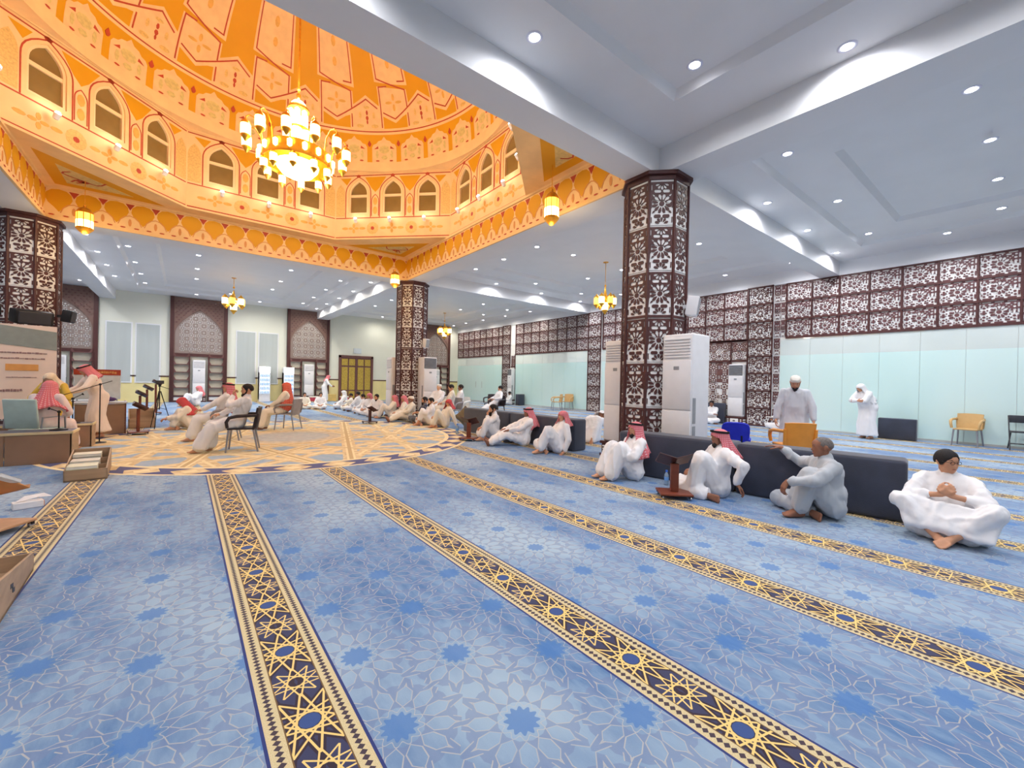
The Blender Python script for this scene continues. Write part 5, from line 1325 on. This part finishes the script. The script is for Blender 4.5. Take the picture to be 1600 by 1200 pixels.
def person(label, loc, face, pose, robe='white', skin='tan', hair=None, hcol=(32, 26, 26), scarf=None, cord=False, cap=None, beard=None, bcol=(30, 24, 24),
           turn=0, nod=0, hi=False, scale=1., group=None, seed=0, glasses=False, scarf_kw=None, z=0):
    """one figure: a continuous body (head, hands, feet and all) with robe, hair or headscarf as its parts. Local +Y is where the body faces."""
    B, R = ([], []), ([], [])
    P = V3(pose['P']); d = V3(pose.get('spine', (0, -.05, 1))).normalized(); side = V3((1, 0, 0)); sy = pose.get('twist', 0)
    side = V3((math.cos(sy), math.sin(sy), 0)); fw = V3((0, 0, 1)).cross(side); fwd = (fw-d*fw.dot(d)).normalized()
    waist, chest, neck = P+d*.17, P+d*.36, P+d*.50
    hd = neck+(d*.55+V3((0, 0, 1))*.45).normalized()*.135+fwd*(.025+.075*math.sin(math.radians(max(0, nod))))
    HM = Matrix.Translation(hd) @ Matrix.Rotation(math.atan2(-fw.x, fw.y)+math.radians(turn), 4, 'Z') @ Matrix.Rotation(-math.radians(nod), 4, 'X')
    h = lambda x, y, zz: HM @ V3((x, y, zz))
    # head
    hull(B, (h(0, .015, .035), .078), (h(0, -.035, .03), .074)); hull(B, (h(0, .04, .045), .058), (h(0, .0, .05), .07))
    hull(B, (h(-.038, .062, .022), .022), (h(.038, .062, .022), .022), (h(-.045, .045, -.03), .025), (h(.045, .045, -.03), .025), (h(-.032, .045, -.078), .018), (h(.032, .045, -.078), .018), (h(0, .066, -.088), .018), (h(0, .0, -.03), .05))
    hull(B, (h(0, .078, .018), .008), (h(0, .100, -.022), .011), (h(-.013, .086, -.028), .007), (h(.013, .086, -.028), .007))
    hull(B, (h(-.035, .075, .036), .009), (h(.035, .075, .036), .009)); hull(B, (h(-.018, .078, -.055), .007), (h(.018, .078, -.055), .007), (h(0, .084, -.051), .008), (h(0, .083, -.060), .008))
    for s in (-1, 1): hull(B, (h(s*.074, -.01, .028), .013), (h(s*.082, -.022, .018), .011), (h(s*.074, -.008, -.022), .009))
    hull(B, (neck-d*.02, .056), (h(0, -.018, -.05), .05))
    # trunk
    hull(B, (P-side*.07, .095), (P+side*.07, .095), (waist, .105)); hull(B, (waist, .105), (chest-side*.08, .10), (chest+side*.08, .10)); hull(B, (chest-side*.1, .085), (chest+side*.1, .085), (neck-side*.13-d*.05, .05), (neck+side*.13-d*.05, .05), (neck-d*.02, .06))
    b = pose.get('bulk', 1.)
    hull(R, (P-side*.10, .125*b), (P+side*.10, .125*b), (waist-side*.04+fwd*.02, .125*b), (waist+side*.04+fwd*.02, .125*b))
    hull(R, (waist-side*.05+fwd*.015, .128*b), (waist+side*.05+fwd*.015, .128*b), (chest-side*.09, .122), (chest+side*.09, .122))
    hull(R, (chest-side*.10, .122), (chest+side*.10, .122), (neck-side*.16-d*.055, .068), (neck+side*.16-d*.055, .068), (neck-d*.03, .080)); hull(R, (neck-d*.05, .094), (neck-d*.0, .078)); hull(R, (neck-d*.03, .074), (neck+d*.03, .069))
    fr = .0088 if hi else .0105
    for s, sd in ((-1, 'L'), (1, 'R')):
        # arm
        S = neck+side*(s*.175)-d*.055; W = V3(pose['hand'+sd]); E_ = ik(S, W, .285, .26, pose.get('elb'+sd, (s*1, -.4, -.5)))
        W = E_+(W-E_).normalized()*.26
        hull(B, (S, .05), (E_, .037)); hull(B, (E_, .037), (W, .026)); hull(R, (S, .080), (E_, .066*b**.5)); hull(R, (E_, .066*b**.5), (E_.lerp(W, pose.get('sleeve', .86)), .052))
        f = V3(pose.get('fin'+sd, (W-E_).normalized())).normalized(); n = V3(pose.get('palm'+sd, (0, 0, -1))); n = (n-f*n.dot(f)).normalized(); t_ = f.cross(n)*(s)   # thumb side
        t_ = pose.get('thumb'+sd, 1)*t_
        K = [W+f*.082+t_*(.030-.021*i)-n*(.003*abs(i-1.5)) for i in range(4)]
        hull(B, (W, .024), (W+f*.02+t_*.02, .019), (K[0], .014), (K[3], .013), (W+f*.03-t_*.016, .017)); hull(B, *[(k_, .0135) for k_ in K])
        curl = pose.get('curl'+sd, .45)
        for i in range(4):
            p = K[i]; l = (.040, .044, .041, .033)[i]; a = curl*(.6+.12*i)
            for sg in range(3):
                dr = f*math.cos(a)+n*math.sin(a)+t_*((1.5-i)*.05); q = p+dr.normalized()*l*(1, .72, .6)[sg]
                hull(B, (p, fr*(1.12-.1*sg)), (q, fr*(1.04-.12*sg))); p = q; a += curl
        p = W+f*.022+t_*.028
        for dr, l in ((f*.62+t_*.75+n*.25, .042), (f*.85+t_*.35+n*.35, .034), (f*.95+n*.3, .026)):
            q = p+dr.normalized()*l; hull(B, (p, fr*1.25), (q, fr*1.1)); p = q
        # leg
        Hp = P+side*(s*.085); A = V3(pose['foot'+sd]); Kn = ik(Hp, A, .435, .42, pose.get('knee'+sd, (0, 1, 1))); A = Kn+(A-Kn).normalized()*min(.42, (A-Kn).length+.02)
        hull(B, (Hp, .085), (Kn, .054)); hull(B, (Kn, .054), (Kn.lerp(A, .35)-V3((0, .012, 0)), .052), (A, .036))
        fd = V3(pose.get('toe'+sd, (0, 1, 0))).normalized(); up = (A-Kn)*-1; up = (up-fd*up.dot(fd)).normalized(); fs_ = fd.cross(up)
        Hl = A-up*.045-fd*.04; bl = A-up*.055+fd*.115
        hull(B, (A, .038), (Hl, .032), (bl-fs_*.028, .022), (bl+fs_*.026, .022)); 
        for i in range(5):
            q = bl+fs_*((-.034+.017*i)); hull(B, (q, .0125), (q+fd*(.052-.007*abs(i-(1 if s < 0 else 3))), .0115 if i not in (0, 4) else .0125))
        pose['_k'+sd], pose['_a'+sd], pose['_h'+sd] = Kn, A, Hp
    kL, kR, aL, aR, hL, hR = (pose[k] for k in ('_kL', '_kR', '_aL', '_aR', '_hL', '_hR'))
    legr, hem = pose.get('legr', (.125, .098, .078)), pose.get('hem', .84)
    st = pose.get('style', 'robe')
    if st == 'gown':                                        # standing: one fall of cloth from the hips to the ankles
        hull(R, (hL, .15), (hR, .15), (kL+V3((0, .0, 0)), .15), (kR, .15)); am = aL.lerp(aR, .5); hull(R, (kL, .15), (kR, .15), *[(V3((am.x+.27*math.cos(t), am.y+.01+.19*math.sin(t), pose.get('hemz', .07)+.05)), .025) for t in np.linspace(0, 2*PI, 13)[:-1]])
    elif st == 'kneel':
        hull(R, (hL, .14), (hR, .14), (kL, .09), (kR, .09), (aL, .08), (aR, .08))
    else:
        for hh, kk, aa in ((hL, kL, aL), (hR, kR, aR)):
            hull(R, (hh, legr[0]), (kk, legr[1])); hull(R, (kk, legr[1]), (kk.lerp(aa, hem), legr[2]))
        if pose.get('web', 1): hull(R, (hL, .11), (hR, .11), (kL.lerp(hL, .15), .07), (kR.lerp(hR, .15), .07))
        if pose.get('skirt', 0): hull(R, (kL, .085), (kR, .085), (kL.lerp(aL, hem), .06), (kR.lerp(aR, hem), .06))
    for q in pose.get('cloth', ()): hull(R, *[(V3(p_), r_) for p_, r_ in q])
    sm = skinmat(skin)
    me = fuse(B, .0075 if hi else .0125, 3 if hi else 2)
    o = link('person', me, sm, None, (*loc[:2], z), math.atan2(-face[0], face[1])); o.scale = (scale,)*3
    tag(o, label, 'person', group)
    col = ROBE[robe] if isinstance(robe, str) else robe
    rm = clothmat(robe if isinstance(robe, str) else '%d_%d_%d' % robe, col)
    link('robe' if st != 'shirt' else 'clothes', fuse(R, .013 if hi else .02, 5, .042 if hi else .03, seed, pose.get('flow', (7.5, 7.5, 2.2))), rm, o)
    if 'shirt' in pose:                                     # separate upper garment over the trousers
        T = ([], []); hull(T, (P+d*.06-side*.08, .145), (P+d*.06+side*.08, .145), (waist, .155)); hull(T, (waist, .15), (chest-side*.09, .132), (chest+side*.09, .132)); hull(T, (chest-side*.10, .12), (chest+side*.10, .12), (neck-side*.16-d*.06, .066), (neck+side*.16-d*.06, .066), (neck-d*.03, .07))
        for s, sd in ((-1, 'L'), (1, 'R')):
            S = neck+side*(s*.175)-d*.055; W = V3(pose['hand'+sd]); E_ = ik(S, W, .285, .26, pose.get('elb'+sd, (s*1, -.4, -.5)))
            hull(T, (S, .08), (S.lerp(E_, .85), .066))
        link('shirt', fuse(T, .018, 4, .015, seed), clothmat('shirt_%d' % pose['shirt'][0], pose['shirt']), o)
    def head(name, me, m):
        c = link(name, me, m, o); c.matrix_local = HM; return c
    if hi or pose.get('eyes'):
        for s in (-1, 1):
            e = head('eye', MB().ball((s*.031, .073, .016), (.0135, .0115, .0095), 10).mesh('eye', 60), EYEW)
            ir = link('iris', MB().ball((s*.031, .0815, .016), (.0062, .004, .0066), 8).mesh('iris', 60), IRIS, e)
            head('eyebrow', MB().tube([(s*.014, .0865, .036), (s*.03, .0855, .041), (s*.048, .074, .035)], [.0035, .0042, .0025], 6).mesh('eyebrow', 60), HAIRM(bcol if beard else hcol))
        head('lips', MB().tube([(-.021, .0815, -.056), (-.008, .0905, -.0545), (0, .0895, -.0555), (.008, .0905, -.0545), (.021, .0815, -.056)], [.0025, .005, .0045, .005, .0025], 6).mesh('lips', 60), LIPM)
    if hair: head('hair', hairmesh(hair).mesh('hair', 60), HAIRM(hcol))
    if cap: head('cap', capmesh().mesh('cap', 60), clothmat('cap', cap))
    if beard:
        T = ([], []); k = {'full': 1., 'short': .62, 'goatee': .55}[beard]
        T2 = [(V3((0, .072, -.098)), .020+.014*k), (V3((-.028, .058, -.086)), .019), (V3((.028, .058, -.086)), .019)]
        hull(T, *T2, (V3((0, .066, -.100-.045*k)), .022*k+.006))
        if beard != 'goatee':
            for s in (-1, 1): hull(T, (V3((s*.030, .058, -.084)), .020), (V3((s*.062, .022, -.045)), .015)); hull(T, (V3((s*.062, .022, -.045)), .015), (V3((s*.068, .004, .0)), .011))
        for s in (-1, 1): hull(T, (V3((0, .088, -.041)), .0065), (V3((s*.026, .078, -.052)), .006)); hull(T, (V3((s*.026, .078, -.052)), .006), (V3((s*.024, .066, -.08)), .012))
        head('beard', fuse(T, .0085, 2, .004, seed, floor=False), HAIRM(bcol))
    if scarf:
        kw = dict(length=.32); kw.update(scarf_kw or {})
        head('headscarf', headscarf(scarf, seed, **kw), ghutramat(scarf))
        if cord:
            for k in (0, 1): head('head_cord', MB().tube([(.094*math.sin(t), -.012+.117*math.cos(t), .072+.012*k+.012*math.cos(t)) for t in np.linspace(0, 2*PI, 25)[:-1]], .0085, 6, closed=True).mesh('head_cord', 60), AGAL)
    if glasses:
        mb = MB()
        for s in (-1, 1): mb.tube([(s*.033+.021*math.cos(t), .098, .014+.016*math.sin(t)) for t in np.linspace(0, 2*PI, 15)[:-1]], .0022, 5, closed=True); mb.tube([(s*.054, .097, .018), (s*.078, .06, .02), (s*.081, -.01, .02)], .0022, 5)
        mb.tube([(-.012, .098, .016), (0, .101, .018), (.012, .098, .016)], .0022, 5); head('glasses', mb.mesh('glasses', 60), SPECS)
    return o
# ---- poses (person's own left is -X, front is +Y, floor is z = 0)
def cross(**k):
    p = dict(P=(0, 0, .13), spine=(0, -.03, 1), footL=(.13, .30, .075), footR=(-.10, .36, .065), kneeL=(-1, .45, .2), kneeR=(1, .45, .2), toeL=(1, .35, 0), toeR=(-1, .35, 0),
             handL=(-.12, .30, .26), handR=(.12, .30, .26), finL=(.6, .7, -.2), finR=(-.6, .7, -.2), legr=(.12, .09, .07), hem=.9); p.update(k); return p
def kneeup(left=True, **k):
    up, dn = ('L', 'R') if left else ('R', 'L'); s = -1 if left else 1
    p = dict(P=(0, 0, .13), spine=(0, -.14, 1)); p['foot'+up] = (s*.12, .40, .085); p['knee'+up] = (s*.15, .4, 1); p['toe'+up] = (s*.1, 1, 0)
    p['foot'+dn] = (s*.02, .30, .06); p['knee'+dn] = (-s*1, .55, .12); p['toe'+dn] = (s*1, .2, 0)
    p['hand'+up] = (s*.16, .36, .50); p['hand'+dn] = (-s*.16, .30, .26); p['legr'] = (.125, .10, .085); p.update(k); return p
def kneesup(**k):
    p = dict(P=(0, 0, .13), spine=(0, -.22, 1), footL=(-.11, .46, .085), footR=(.11, .46, .085), kneeL=(-.1, .3, 1), kneeR=(.1, .3, 1), handL=(-.05, .26, .40), handR=(.05, .26, .40), finL=(.8, .5, 0), finR=(-.8, .5, 0), skirt=1, hem=.92); p.update(k); return p
def legsout(**k):
    p = dict(P=(0, 0, .13), spine=(0, -.25, 1), footL=(-.10, .80, .075), footR=(.12, .74, .075), kneeL=(0, 0, 1), kneeR=(.3, 0, 1), toeL=(-.2, .5, .9), toeR=(.2, .5, .9), handL=(-.10, .40, .32), handR=(.10, .42, .32), finL=(.3, 1, -.2), finR=(-.3, 1, -.2), skirt=1, hem=.84, legr=(.125, .10, .085)); p.update(k); return p
def chair(**k):
    p = dict(P=(0, .02, .56), spine=(0, -.24, 1), footL=(-.12, .56, .085), footR=(.12, .52, .085), kneeL=(-.1, 1, .9), kneeR=(.1, 1, .9), handL=(-.14, .32, .66), handR=(.14, .32, .66), finL=(.4, .9, -.1), finR=(-.4, .9, -.1), skirt=1, hem=.84, legr=(.13, .105, .11)); p.update(k); return p
def stand(**k):
    p = dict(P=(0, 0, .93), spine=(0, .02, 1), footL=(-.11, .0, .085), footR=(.11, .0, .085), kneeL=(0, 1, 0), kneeR=(0, 1, 0), handL=(-.27, .10, .80), handR=(.27, .10, .80), finL=(0, .15, -1), finR=(0, .15, -1), palmL=(1, 0, 0), palmR=(-1, 0, 0), style='gown'); p.update(k); return p
LEFT = (-.80, .60)
# nearest row on the carpet by the right backrest
person('boy with black hair and glasses sitting with his white robe stretched over both knees', (6.02, .60), (-1, -.02),
       kneesup(P=(0, 0, .14), spine=(.05, -.12, 1), footL=(-.05, .40, .07), footR=(.05, .38, .07), kneeL=(-1, .3, 1.0), kneeR=(1, .3, 1.0), toeL=(.35, 1, 0), toeR=(-.35, 1, 0), handL=(-.03, .22, .47), handR=(.04, .22, .47), elbL=(-1, .1, -.4), elbR=(1, .1, -.4), finL=(.6, .3, .7), finR=(-.6, .3, .7), curlL=.9, curlR=.9, palmL=(.3, -1, 0), palmR=(-.3, -1, 0), sleeve=.5, hem=.55, web=0, skirt=0, bulk=1.12,
               cloth=[[((-.34, .26, .33), .035), ((.34, .26, .40), .035), ((-.32, .38, .11), .03), ((.28, .38, .16), .03), ((0, .40, .17), .03)], [((-.25, .10, .09), .085), ((.25, .10, .09), .085), ((-.16, .24, .06), .05), ((.16, .24, .06), .05), ((0, -.02, .12), .10)]]),
       hair='kid', turn=48, nod=4, hi=True, seed=1, glasses=True, skin='tan', scale=.95)
person('man in grey tunic, one arm along the backrest and one knee raised', (5.74, 1.52), (-.66, .75),
       kneeup(True, spine=(0, .08, 1), P=(0, 0, .15), handL=(-.20, .50, .42), elbL=(-.6, .1, -.3), finL=(.1, .5, -1), palmL=(.2, -1, -.4), curlL=.5, handR=(.52, .28, .70), elbR=(.3, -.5, -.6), finR=(.5, .8, .05), palmR=(0, 0, -1), curlR=.15, bulk=1.04, web=0, hem=.88, legr=(.13, .105, .085), footL=(-.10, .34, .085), footR=(-.06, .20, .06), sleeve=.82,
              cloth=[[((.0, .10, .42), .10), ((.10, .30, .20), .06), ((-.05, .30, .22), .06), ((.05, .22, .40), .08)], [((-.10, -.02, .30), .11), ((.10, -.02, .30), .11), ((0, -.06, .12), .10)]]),
       robe='grey', hair='thin', hcol=(112, 104, 100), turn=-8, nod=2, hi=True, seed=2, skin='brown')
person('man in white robe, red headscarf and black cord, knee raised, behind the book stand', (5.64, 2.74), (-.74, .67),
       kneeup(True, spine=(0, -.10, 1), handL=(-.34, -.12, .22), elbL=(-1, -.5, .2), finL=(-.2, -.6, -.7), handR=(.16, .26, .30), bulk=1.18, legr=(.135, .12, .11), hem=.80, skirt=0, footL=(-.12, .34, .085), footR=(-.30, .22, .06), toeR=(-.9, -.2, 0), kneeR=(1, .5, .1),
              cloth=[[((.0, .05, .12), .12), ((.22, .42, .12), .10), ((-.06, .30, .10), .07)]]),
       scarf='red', cord=True, beard='goatee', turn=4, nod=2, hi=True, seed=3, skin='brown', scarf_kw=dict(length=.30, open_=78, back=.10))
person('talking man in white robe, red headscarf draped over both shoulders, hands clasped at his knees', (5.46, 3.94), (-.84, .45),
       kneesup(spine=(0, -.1, 1), footL=(-.10, .40, .085), footR=(.10, .44, .085), handL=(-.06, .22, .36), handR=(.02, .26, .38), bulk=1.15, legr=(.14, .12, .12), curlL=.7, curlR=.7, elbL=(-1, 0, -.3)),
       scarf='red', cord=True, beard='goatee', turn=12, hi=True, seed=4, skin='tan', scarf_kw=dict(length=.40, open_=58, wide=.08, front=.10))
# row by the left backrest
person('man with red headscarf tied at the back, white robe, knee raised, hand on the carpet', (6.16, 6.30), (-.91, .41),
       kneeup(True, spine=(0, -.22, 1), handL=(-.28, -.05, .06), elbL=(-.8, -.6, .2), finL=(-.2, .6, -.3), handR=(.14, .28, .30), bulk=1.22, legr=(.14, .115, .10), footL=(-.10, .42, .085), hem=.86), scarf='red', turn=20, hi=True, seed=5, skin='tan', scarf_kw=dict(length=.20, open_=70, back=.04))
person('man in white robe with legs stretched out, red headscarf falling down his back', (6.18, 7.46), (-.90, .44),
       legsout(handL=(-.12, .36, .36), handR=(.12, .40, .36), bulk=1.15), scarf='red', cord=True, turn=10, nod=6, hi=True, seed=6, skin='brown', scarf_kw=dict(length=.38, open_=72, back=.10))
tag(obj('small_cushion', MB().rbox((-.16, -.12, 0), (.16, .12, .16), .04, 3), SOFA, None, (6.2, 8.0, .0), .6, 50), 'small dark cushion on the carpet between the two men on the left', 'cushion')
person('black-bearded man in white robe resting chin on hand behind the dark red stand', (6.12, 8.5), (-.92, .39),
       kneeup(True, spine=(0, .05, 1), handL=(-.03, .19, .60), elbL=(-.6, .3, -.8), finL=(.3, .1, 1), palmL=(0, -1, 0), curlL=.9, handR=(.12, .32, .30), footL=(-.16, .36, .085), bulk=1.05), hair='short', beard='full', turn=0, nod=4, hi=True, seed=7, skin='tan')
# men further back around the medallion
G = 'men seated along the edge of the medallion'
person('man in cream robe leaning back on one arm, red headscarf over his face', (6.42, 11.6), (-.97, .25), kneeup(True, spine=(0, -.28, 1), handL=(-.30, -.30, .06), elbL=(-1, -.5, .2), handR=(.05, .30, .34), bulk=1.1), robe='cream', scarf='deep', seed=8, skin='tan', turn=40, nod=14, scarf_kw=dict(length=.22, wide=.02), group=G)
person('dark-bearded bareheaded man in white robe with bare shin, next to the leaning man', (6.28, 12.35), (-.97, .25), kneeup(True, spine=(0, -.10, 1), handL=(-.10, .36, .42), hem=.6), hair='short', beard='full', seed=9, skin='tan', turn=6, group=G)
person('bearded man in navy T-shirt and dark grey trousers among the seated row', (6.4, 13.02), (-.97, .25), cross(shirt=(52, 56, 84), handL=(-.10, .26, .36), handR=(.08, .26, .36), sleeve=.2, web=0, spine=(0, -.08, 1)), robe='darkgrey', hair='short', beard='full', seed=10, skin='tan', group=G)
person('old man in white cap and white robe leaning forward, among the seated row', (6.3, 13.7), (-.97, .2), legsout(spine=(0, .05, 1)), robe='cream', cap=(238, 232, 222), beard='short', bcol=(150, 140, 134), seed=11, skin='brown', group=G)
person('man with red headscarf seated just behind the old man in white cap', (6.3, 14.4), (-.95, .3), cross(), robe='cream', scarf='red', seed=12, group=G, turn=30, nod=10)
person('man with red headscarf over cream robe seated nearest the black book stand', (6.15, 15.2), (-.9, .3), kneesup(), robe='cream', scarf='red', seed=13, group=G, turn=10)
person('dark-haired man in white robe bending to the black book stand', (5.9, 15.9), (-.75, -.5), cross(handL=(-.14, .36, .34), handR=(.14, .36, .34), spine=(0, .12, 1)), hair='short', beard='short', seed=14, group=G, nod=12)
person('man in bright red headscarf and white robe seated before the gold door', (5.95, 17.0), (-.8, -.4), cross(), scarf='red', seed=15, group=G, nod=10, scarf_kw=dict(length=.40, wide=.03))
person('bareheaded boy in white robe seated behind the red headscarf', (5.98, 17.9), (-.9, .3), cross(), hair='kid', seed=16, group=G, scale=.9)
person('black-haired man in white robe seated twisted towards the door', (6.1, 18.9), (-.6, .5), cross(handR=(.2, .2, .40)), hair='short', seed=17, skin='brown', group=G, turn=-20)
person('bareheaded boy with arm raised to his face seated next to the white hood', (6.0, 19.6), (-.8, .1), cross(handL=(-.02, .25, .50), elbL=(-1, 0, -.2)), robe='cream', hair='short', seed=18, group=G, scale=.88, skin='brown')
person('person in white hood and white robe at the far end of the seated row', (6.0, 20.7), (-.85, .2), cross(), scarf='white', seed=19, group=G, scarf_kw=dict(length=.42, wide=.05), skin='brown')
person('small boy in white robe sitting cross-legged, right one of the pair on the blue carpet', (5.05, 21.0), (-.3, -1), cross(), hair='kid', seed=20, scale=.86, turn=10)
person('small boy sitting cross-legged, left one of the pair on the blue carpet', (4.42, 21.3), (-.1, -1), cross(), robe='cream', hair='kid', seed=21, scale=.84)
person('man in white robe with red headscarf stooping beside the far bookshelf niche', (6.75, 27.3), (.9, -.3), stand(spine=(0, .35, 1), handL=(-.2, .42, .95), handR=(.2, .45, .95), finL=(0, 1, 0), finR=(0, 1, 0)), scarf='red', beard='short', seed=22, turn=20, nod=20, skin='brown')
person('person with white cap sitting before the right air conditioner of the far column', (7.45, 14.02), (-.75, -.5), chair(), cap=(244, 232, 228), seed=23, skin='pale', turn=-10)
person('dark-haired man in white robe on the grey chair, the nearer of two', (7.35, 12.85), (-.88, .4), chair(spine=(0, -.1, 1)), robe='cream', hair='short', seed=24, nod=14, skin='tan')
person('dark-haired man in white robe sitting just behind the man on the grey chair', (8.1, 13.5), (-.88, .4), chair(spine=(0, -.1, 1)), hair='short', seed=25, skin='brown')
armchair(8.1, 13.45, -1.15, 'chair hidden under the man sitting behind the grey chair', WHITEP, METAL)
person('bareheaded man in white robe leaning back in the black armchair with legs stretched', (10.33, 14.3), (-.96, .27), chair(spine=(0, -.42, 1), footL=(-.14, .78, .085), footR=(.12, .80, .085), handL=(-.25, .15, .72), handR=(.25, .15, .72)), hair='short', seed=26, turn=-30, skin='tan')
person('boy in white robe reading by the far glass wall against a grey cushion', (16.22, 20.95), (-.9, .3), cross(handL=(-.12, .34, .34), handR=(.12, .34, .34)), hair='kid', seed=27, nod=18, scale=.95, skin='brown')
book_stand(15.45, 21.15, 1.9, 'dark book stand with an open board before the boy by the glass', WOODD, mat('plum_board', (58, 34, 58), .5), .4, .18, grp=None)
person('worshipper in white robe prostrating behind the near air conditioner', (8.25, 7.1), (.9, .35), dict(P=(0, -.12, .52), spine=(0, 1, -.15), footL=(-.10, -.48, .07), footR=(.10, -.48, .07), kneeL=(0, 1, -.3), kneeR=(0, 1, -.3), toeL=(0, -.3, -1), toeR=(0, -.3, -1), handL=(-.25, .62, .05), handR=(.25, .62, .05), elbL=(-1, -.3, .2), elbR=(1, -.3, .2), finL=(0, 1, 0), finR=(0, 1, 0), style='kneel'), scarf='white', seed=28, nod=70, scarf_kw=dict(length=.2))
person('man in white robe with folded arms sitting on the floor against the lattice wall', (16.3, 8.15), (-.93, -.35), cross(handL=(.10, .26, .40), handR=(-.10, .28, .38), elbL=(-1, 0, -.3), elbR=(1, 0, -.3), finL=(1, .1, 0), finR=(-1, .1, 0), bulk=1.15), hair='short', seed=29, nod=16, skin='brown')
person('man in red headscarf reading low beside the lattice pier', (16.1, 5.55), (-.9, .4), cross(handL=(-.14, .36, .42), handR=(.14, .36, .42)), scarf='red', seed=30, nod=16)
book(15.62, 5.72, .42, 1.2, 'open book held by the reader in red headscarf beside the pier', (.30, .22, .03), (196, 176, 170), tilt=.3)
person('tall black-bearded man in pale robe and white cap standing behind the orange chair', (9.2, 3.0), (-.94, -.33), stand(spine=(0, .15, 1), handL=(-.30, .18, .80), handR=(.30, .14, .80), elbL=(-1, -.3, 0), elbR=(1, -.3, 0), bulk=1.2), robe='palegrey', cap=(206, 208, 216), beard='full', nod=32, hi=True, seed=31, skin='tan', bcol=(26, 22, 30))
person('worshipper in white robe and white hood bowing before the glass wall', (15.95, 3.3), (-.85, .5), stand(spine=(0, .42, 1), handL=(.06, .40, 1.12), handR=(-.06, .42, 1.12), elbL=(-1, 0, -.3), elbR=(1, 0, -.3), finL=(1, .2, 0), finR=(-1, .2, 0), bulk=1.35), scarf='white', nod=24, seed=32, scarf_kw=dict(length=.5, wide=.06, back=.10), scale=1.0)
# around the left side
person('black-haired man in white robe resting his chin on his fist in the dark brown armchair', (.86, 9.74), (-.985, .17), chair(spine=(0, -.30, 1), handL=(-.04, .10, 1.07), elbL=(-.7, .5, -.7), finL=(.3, -.1, 1), palmL=(0, -1, 0), curlL=1.0, handR=(.10, .34, .70), footL=(-.12, .62, .085), footR=(.12, .50, .085), legr=(.13, .11, .13)), hair='short', beard='short', hi=True, seed=33, turn=10, skin='tan')
person('man in white robe and red headscarf with black cord sitting behind the black-haired man', (.70, 11.52), (-.98, .2), chair(handL=(-.14, .42, .66), handR=(.14, .42, .66)), scarf='red', cord=True, seed=34, skin='tan', turn=25, scarf_kw=dict(length=.55, wide=.05, back=.05))
person('man wrapped in a long salmon red headscarf on the grey armchair', (2.22, 13.08), (-.93, .36), chair(spine=(0, -.12, 1), handL=(-.10, .34, .66), handR=(.1, .34, .66)), robe='cream', scarf='orange', seed=35, skin='brown', nod=4, scarf_kw=dict(length=.62, wide=.09, front=.10, open_=55))
person('man in deep red headscarf hunched on the floor left of the armchairs', (.15, 14.3), (-.95, -.1), kneeup(True, spine=(0, .25, 1), handL=(-.1, .50, .30), handR=(.1, .50, .3)), robe='cream', scarf='deep', seed=36, skin='tan', nod=30, scarf_kw=dict(length=.40, wide=.06))
person('man in white robe with pink headscarf sitting far off before the arched niche', (.45, 24.6), (-.9, -.3), kneesup(), scarf='red', seed=37, skin='tan', scale=1.1, nod=8)
person('barefoot man in cream robe and red headscarf standing and leaning over the left tables', (-1.5, 13.2), (-.95, -.32), stand(spine=(0, .34, 1), handL=(-.2, .50, 1.02), handR=(.2, .50, 1.02), finL=(0, 1, -.4), finR=(0, 1, -.4), hemz=.12), robe=(240, 222, 210), scarf='red', cord=True, seed=38, skin='tan', nod=28, hi=False, scarf_kw=dict(length=.26, wide=.04))
person('man with pink headscarf seated with his back to us in the grey-green chair', (-1.98, 10.86), (.45, .89), chair(spine=(.1, .12, 1), handL=(-.12, .34, .68)), robe=(232, 214, 214), scarf='red', cord=False, seed=39, skin='tan', nod=10, turn=10, scarf_kw=dict(length=.42, wide=.10, back=.06))
person('boy in a mustard yellow top and pale headcloth bending over the open-shelved table', (-2.05, 12.72), (-.4, -.92), stand(P=(0, 0, .80), spine=(0, .4, 1), footL=(-.1, 0, .085), handL=(-.18, .42, .86), handR=(.18, .42, .86)), robe='yellow', scarf='pale', seed=40, skin='pale', nod=20, scale=.96, scarf_kw=dict(length=.2, wide=.02))
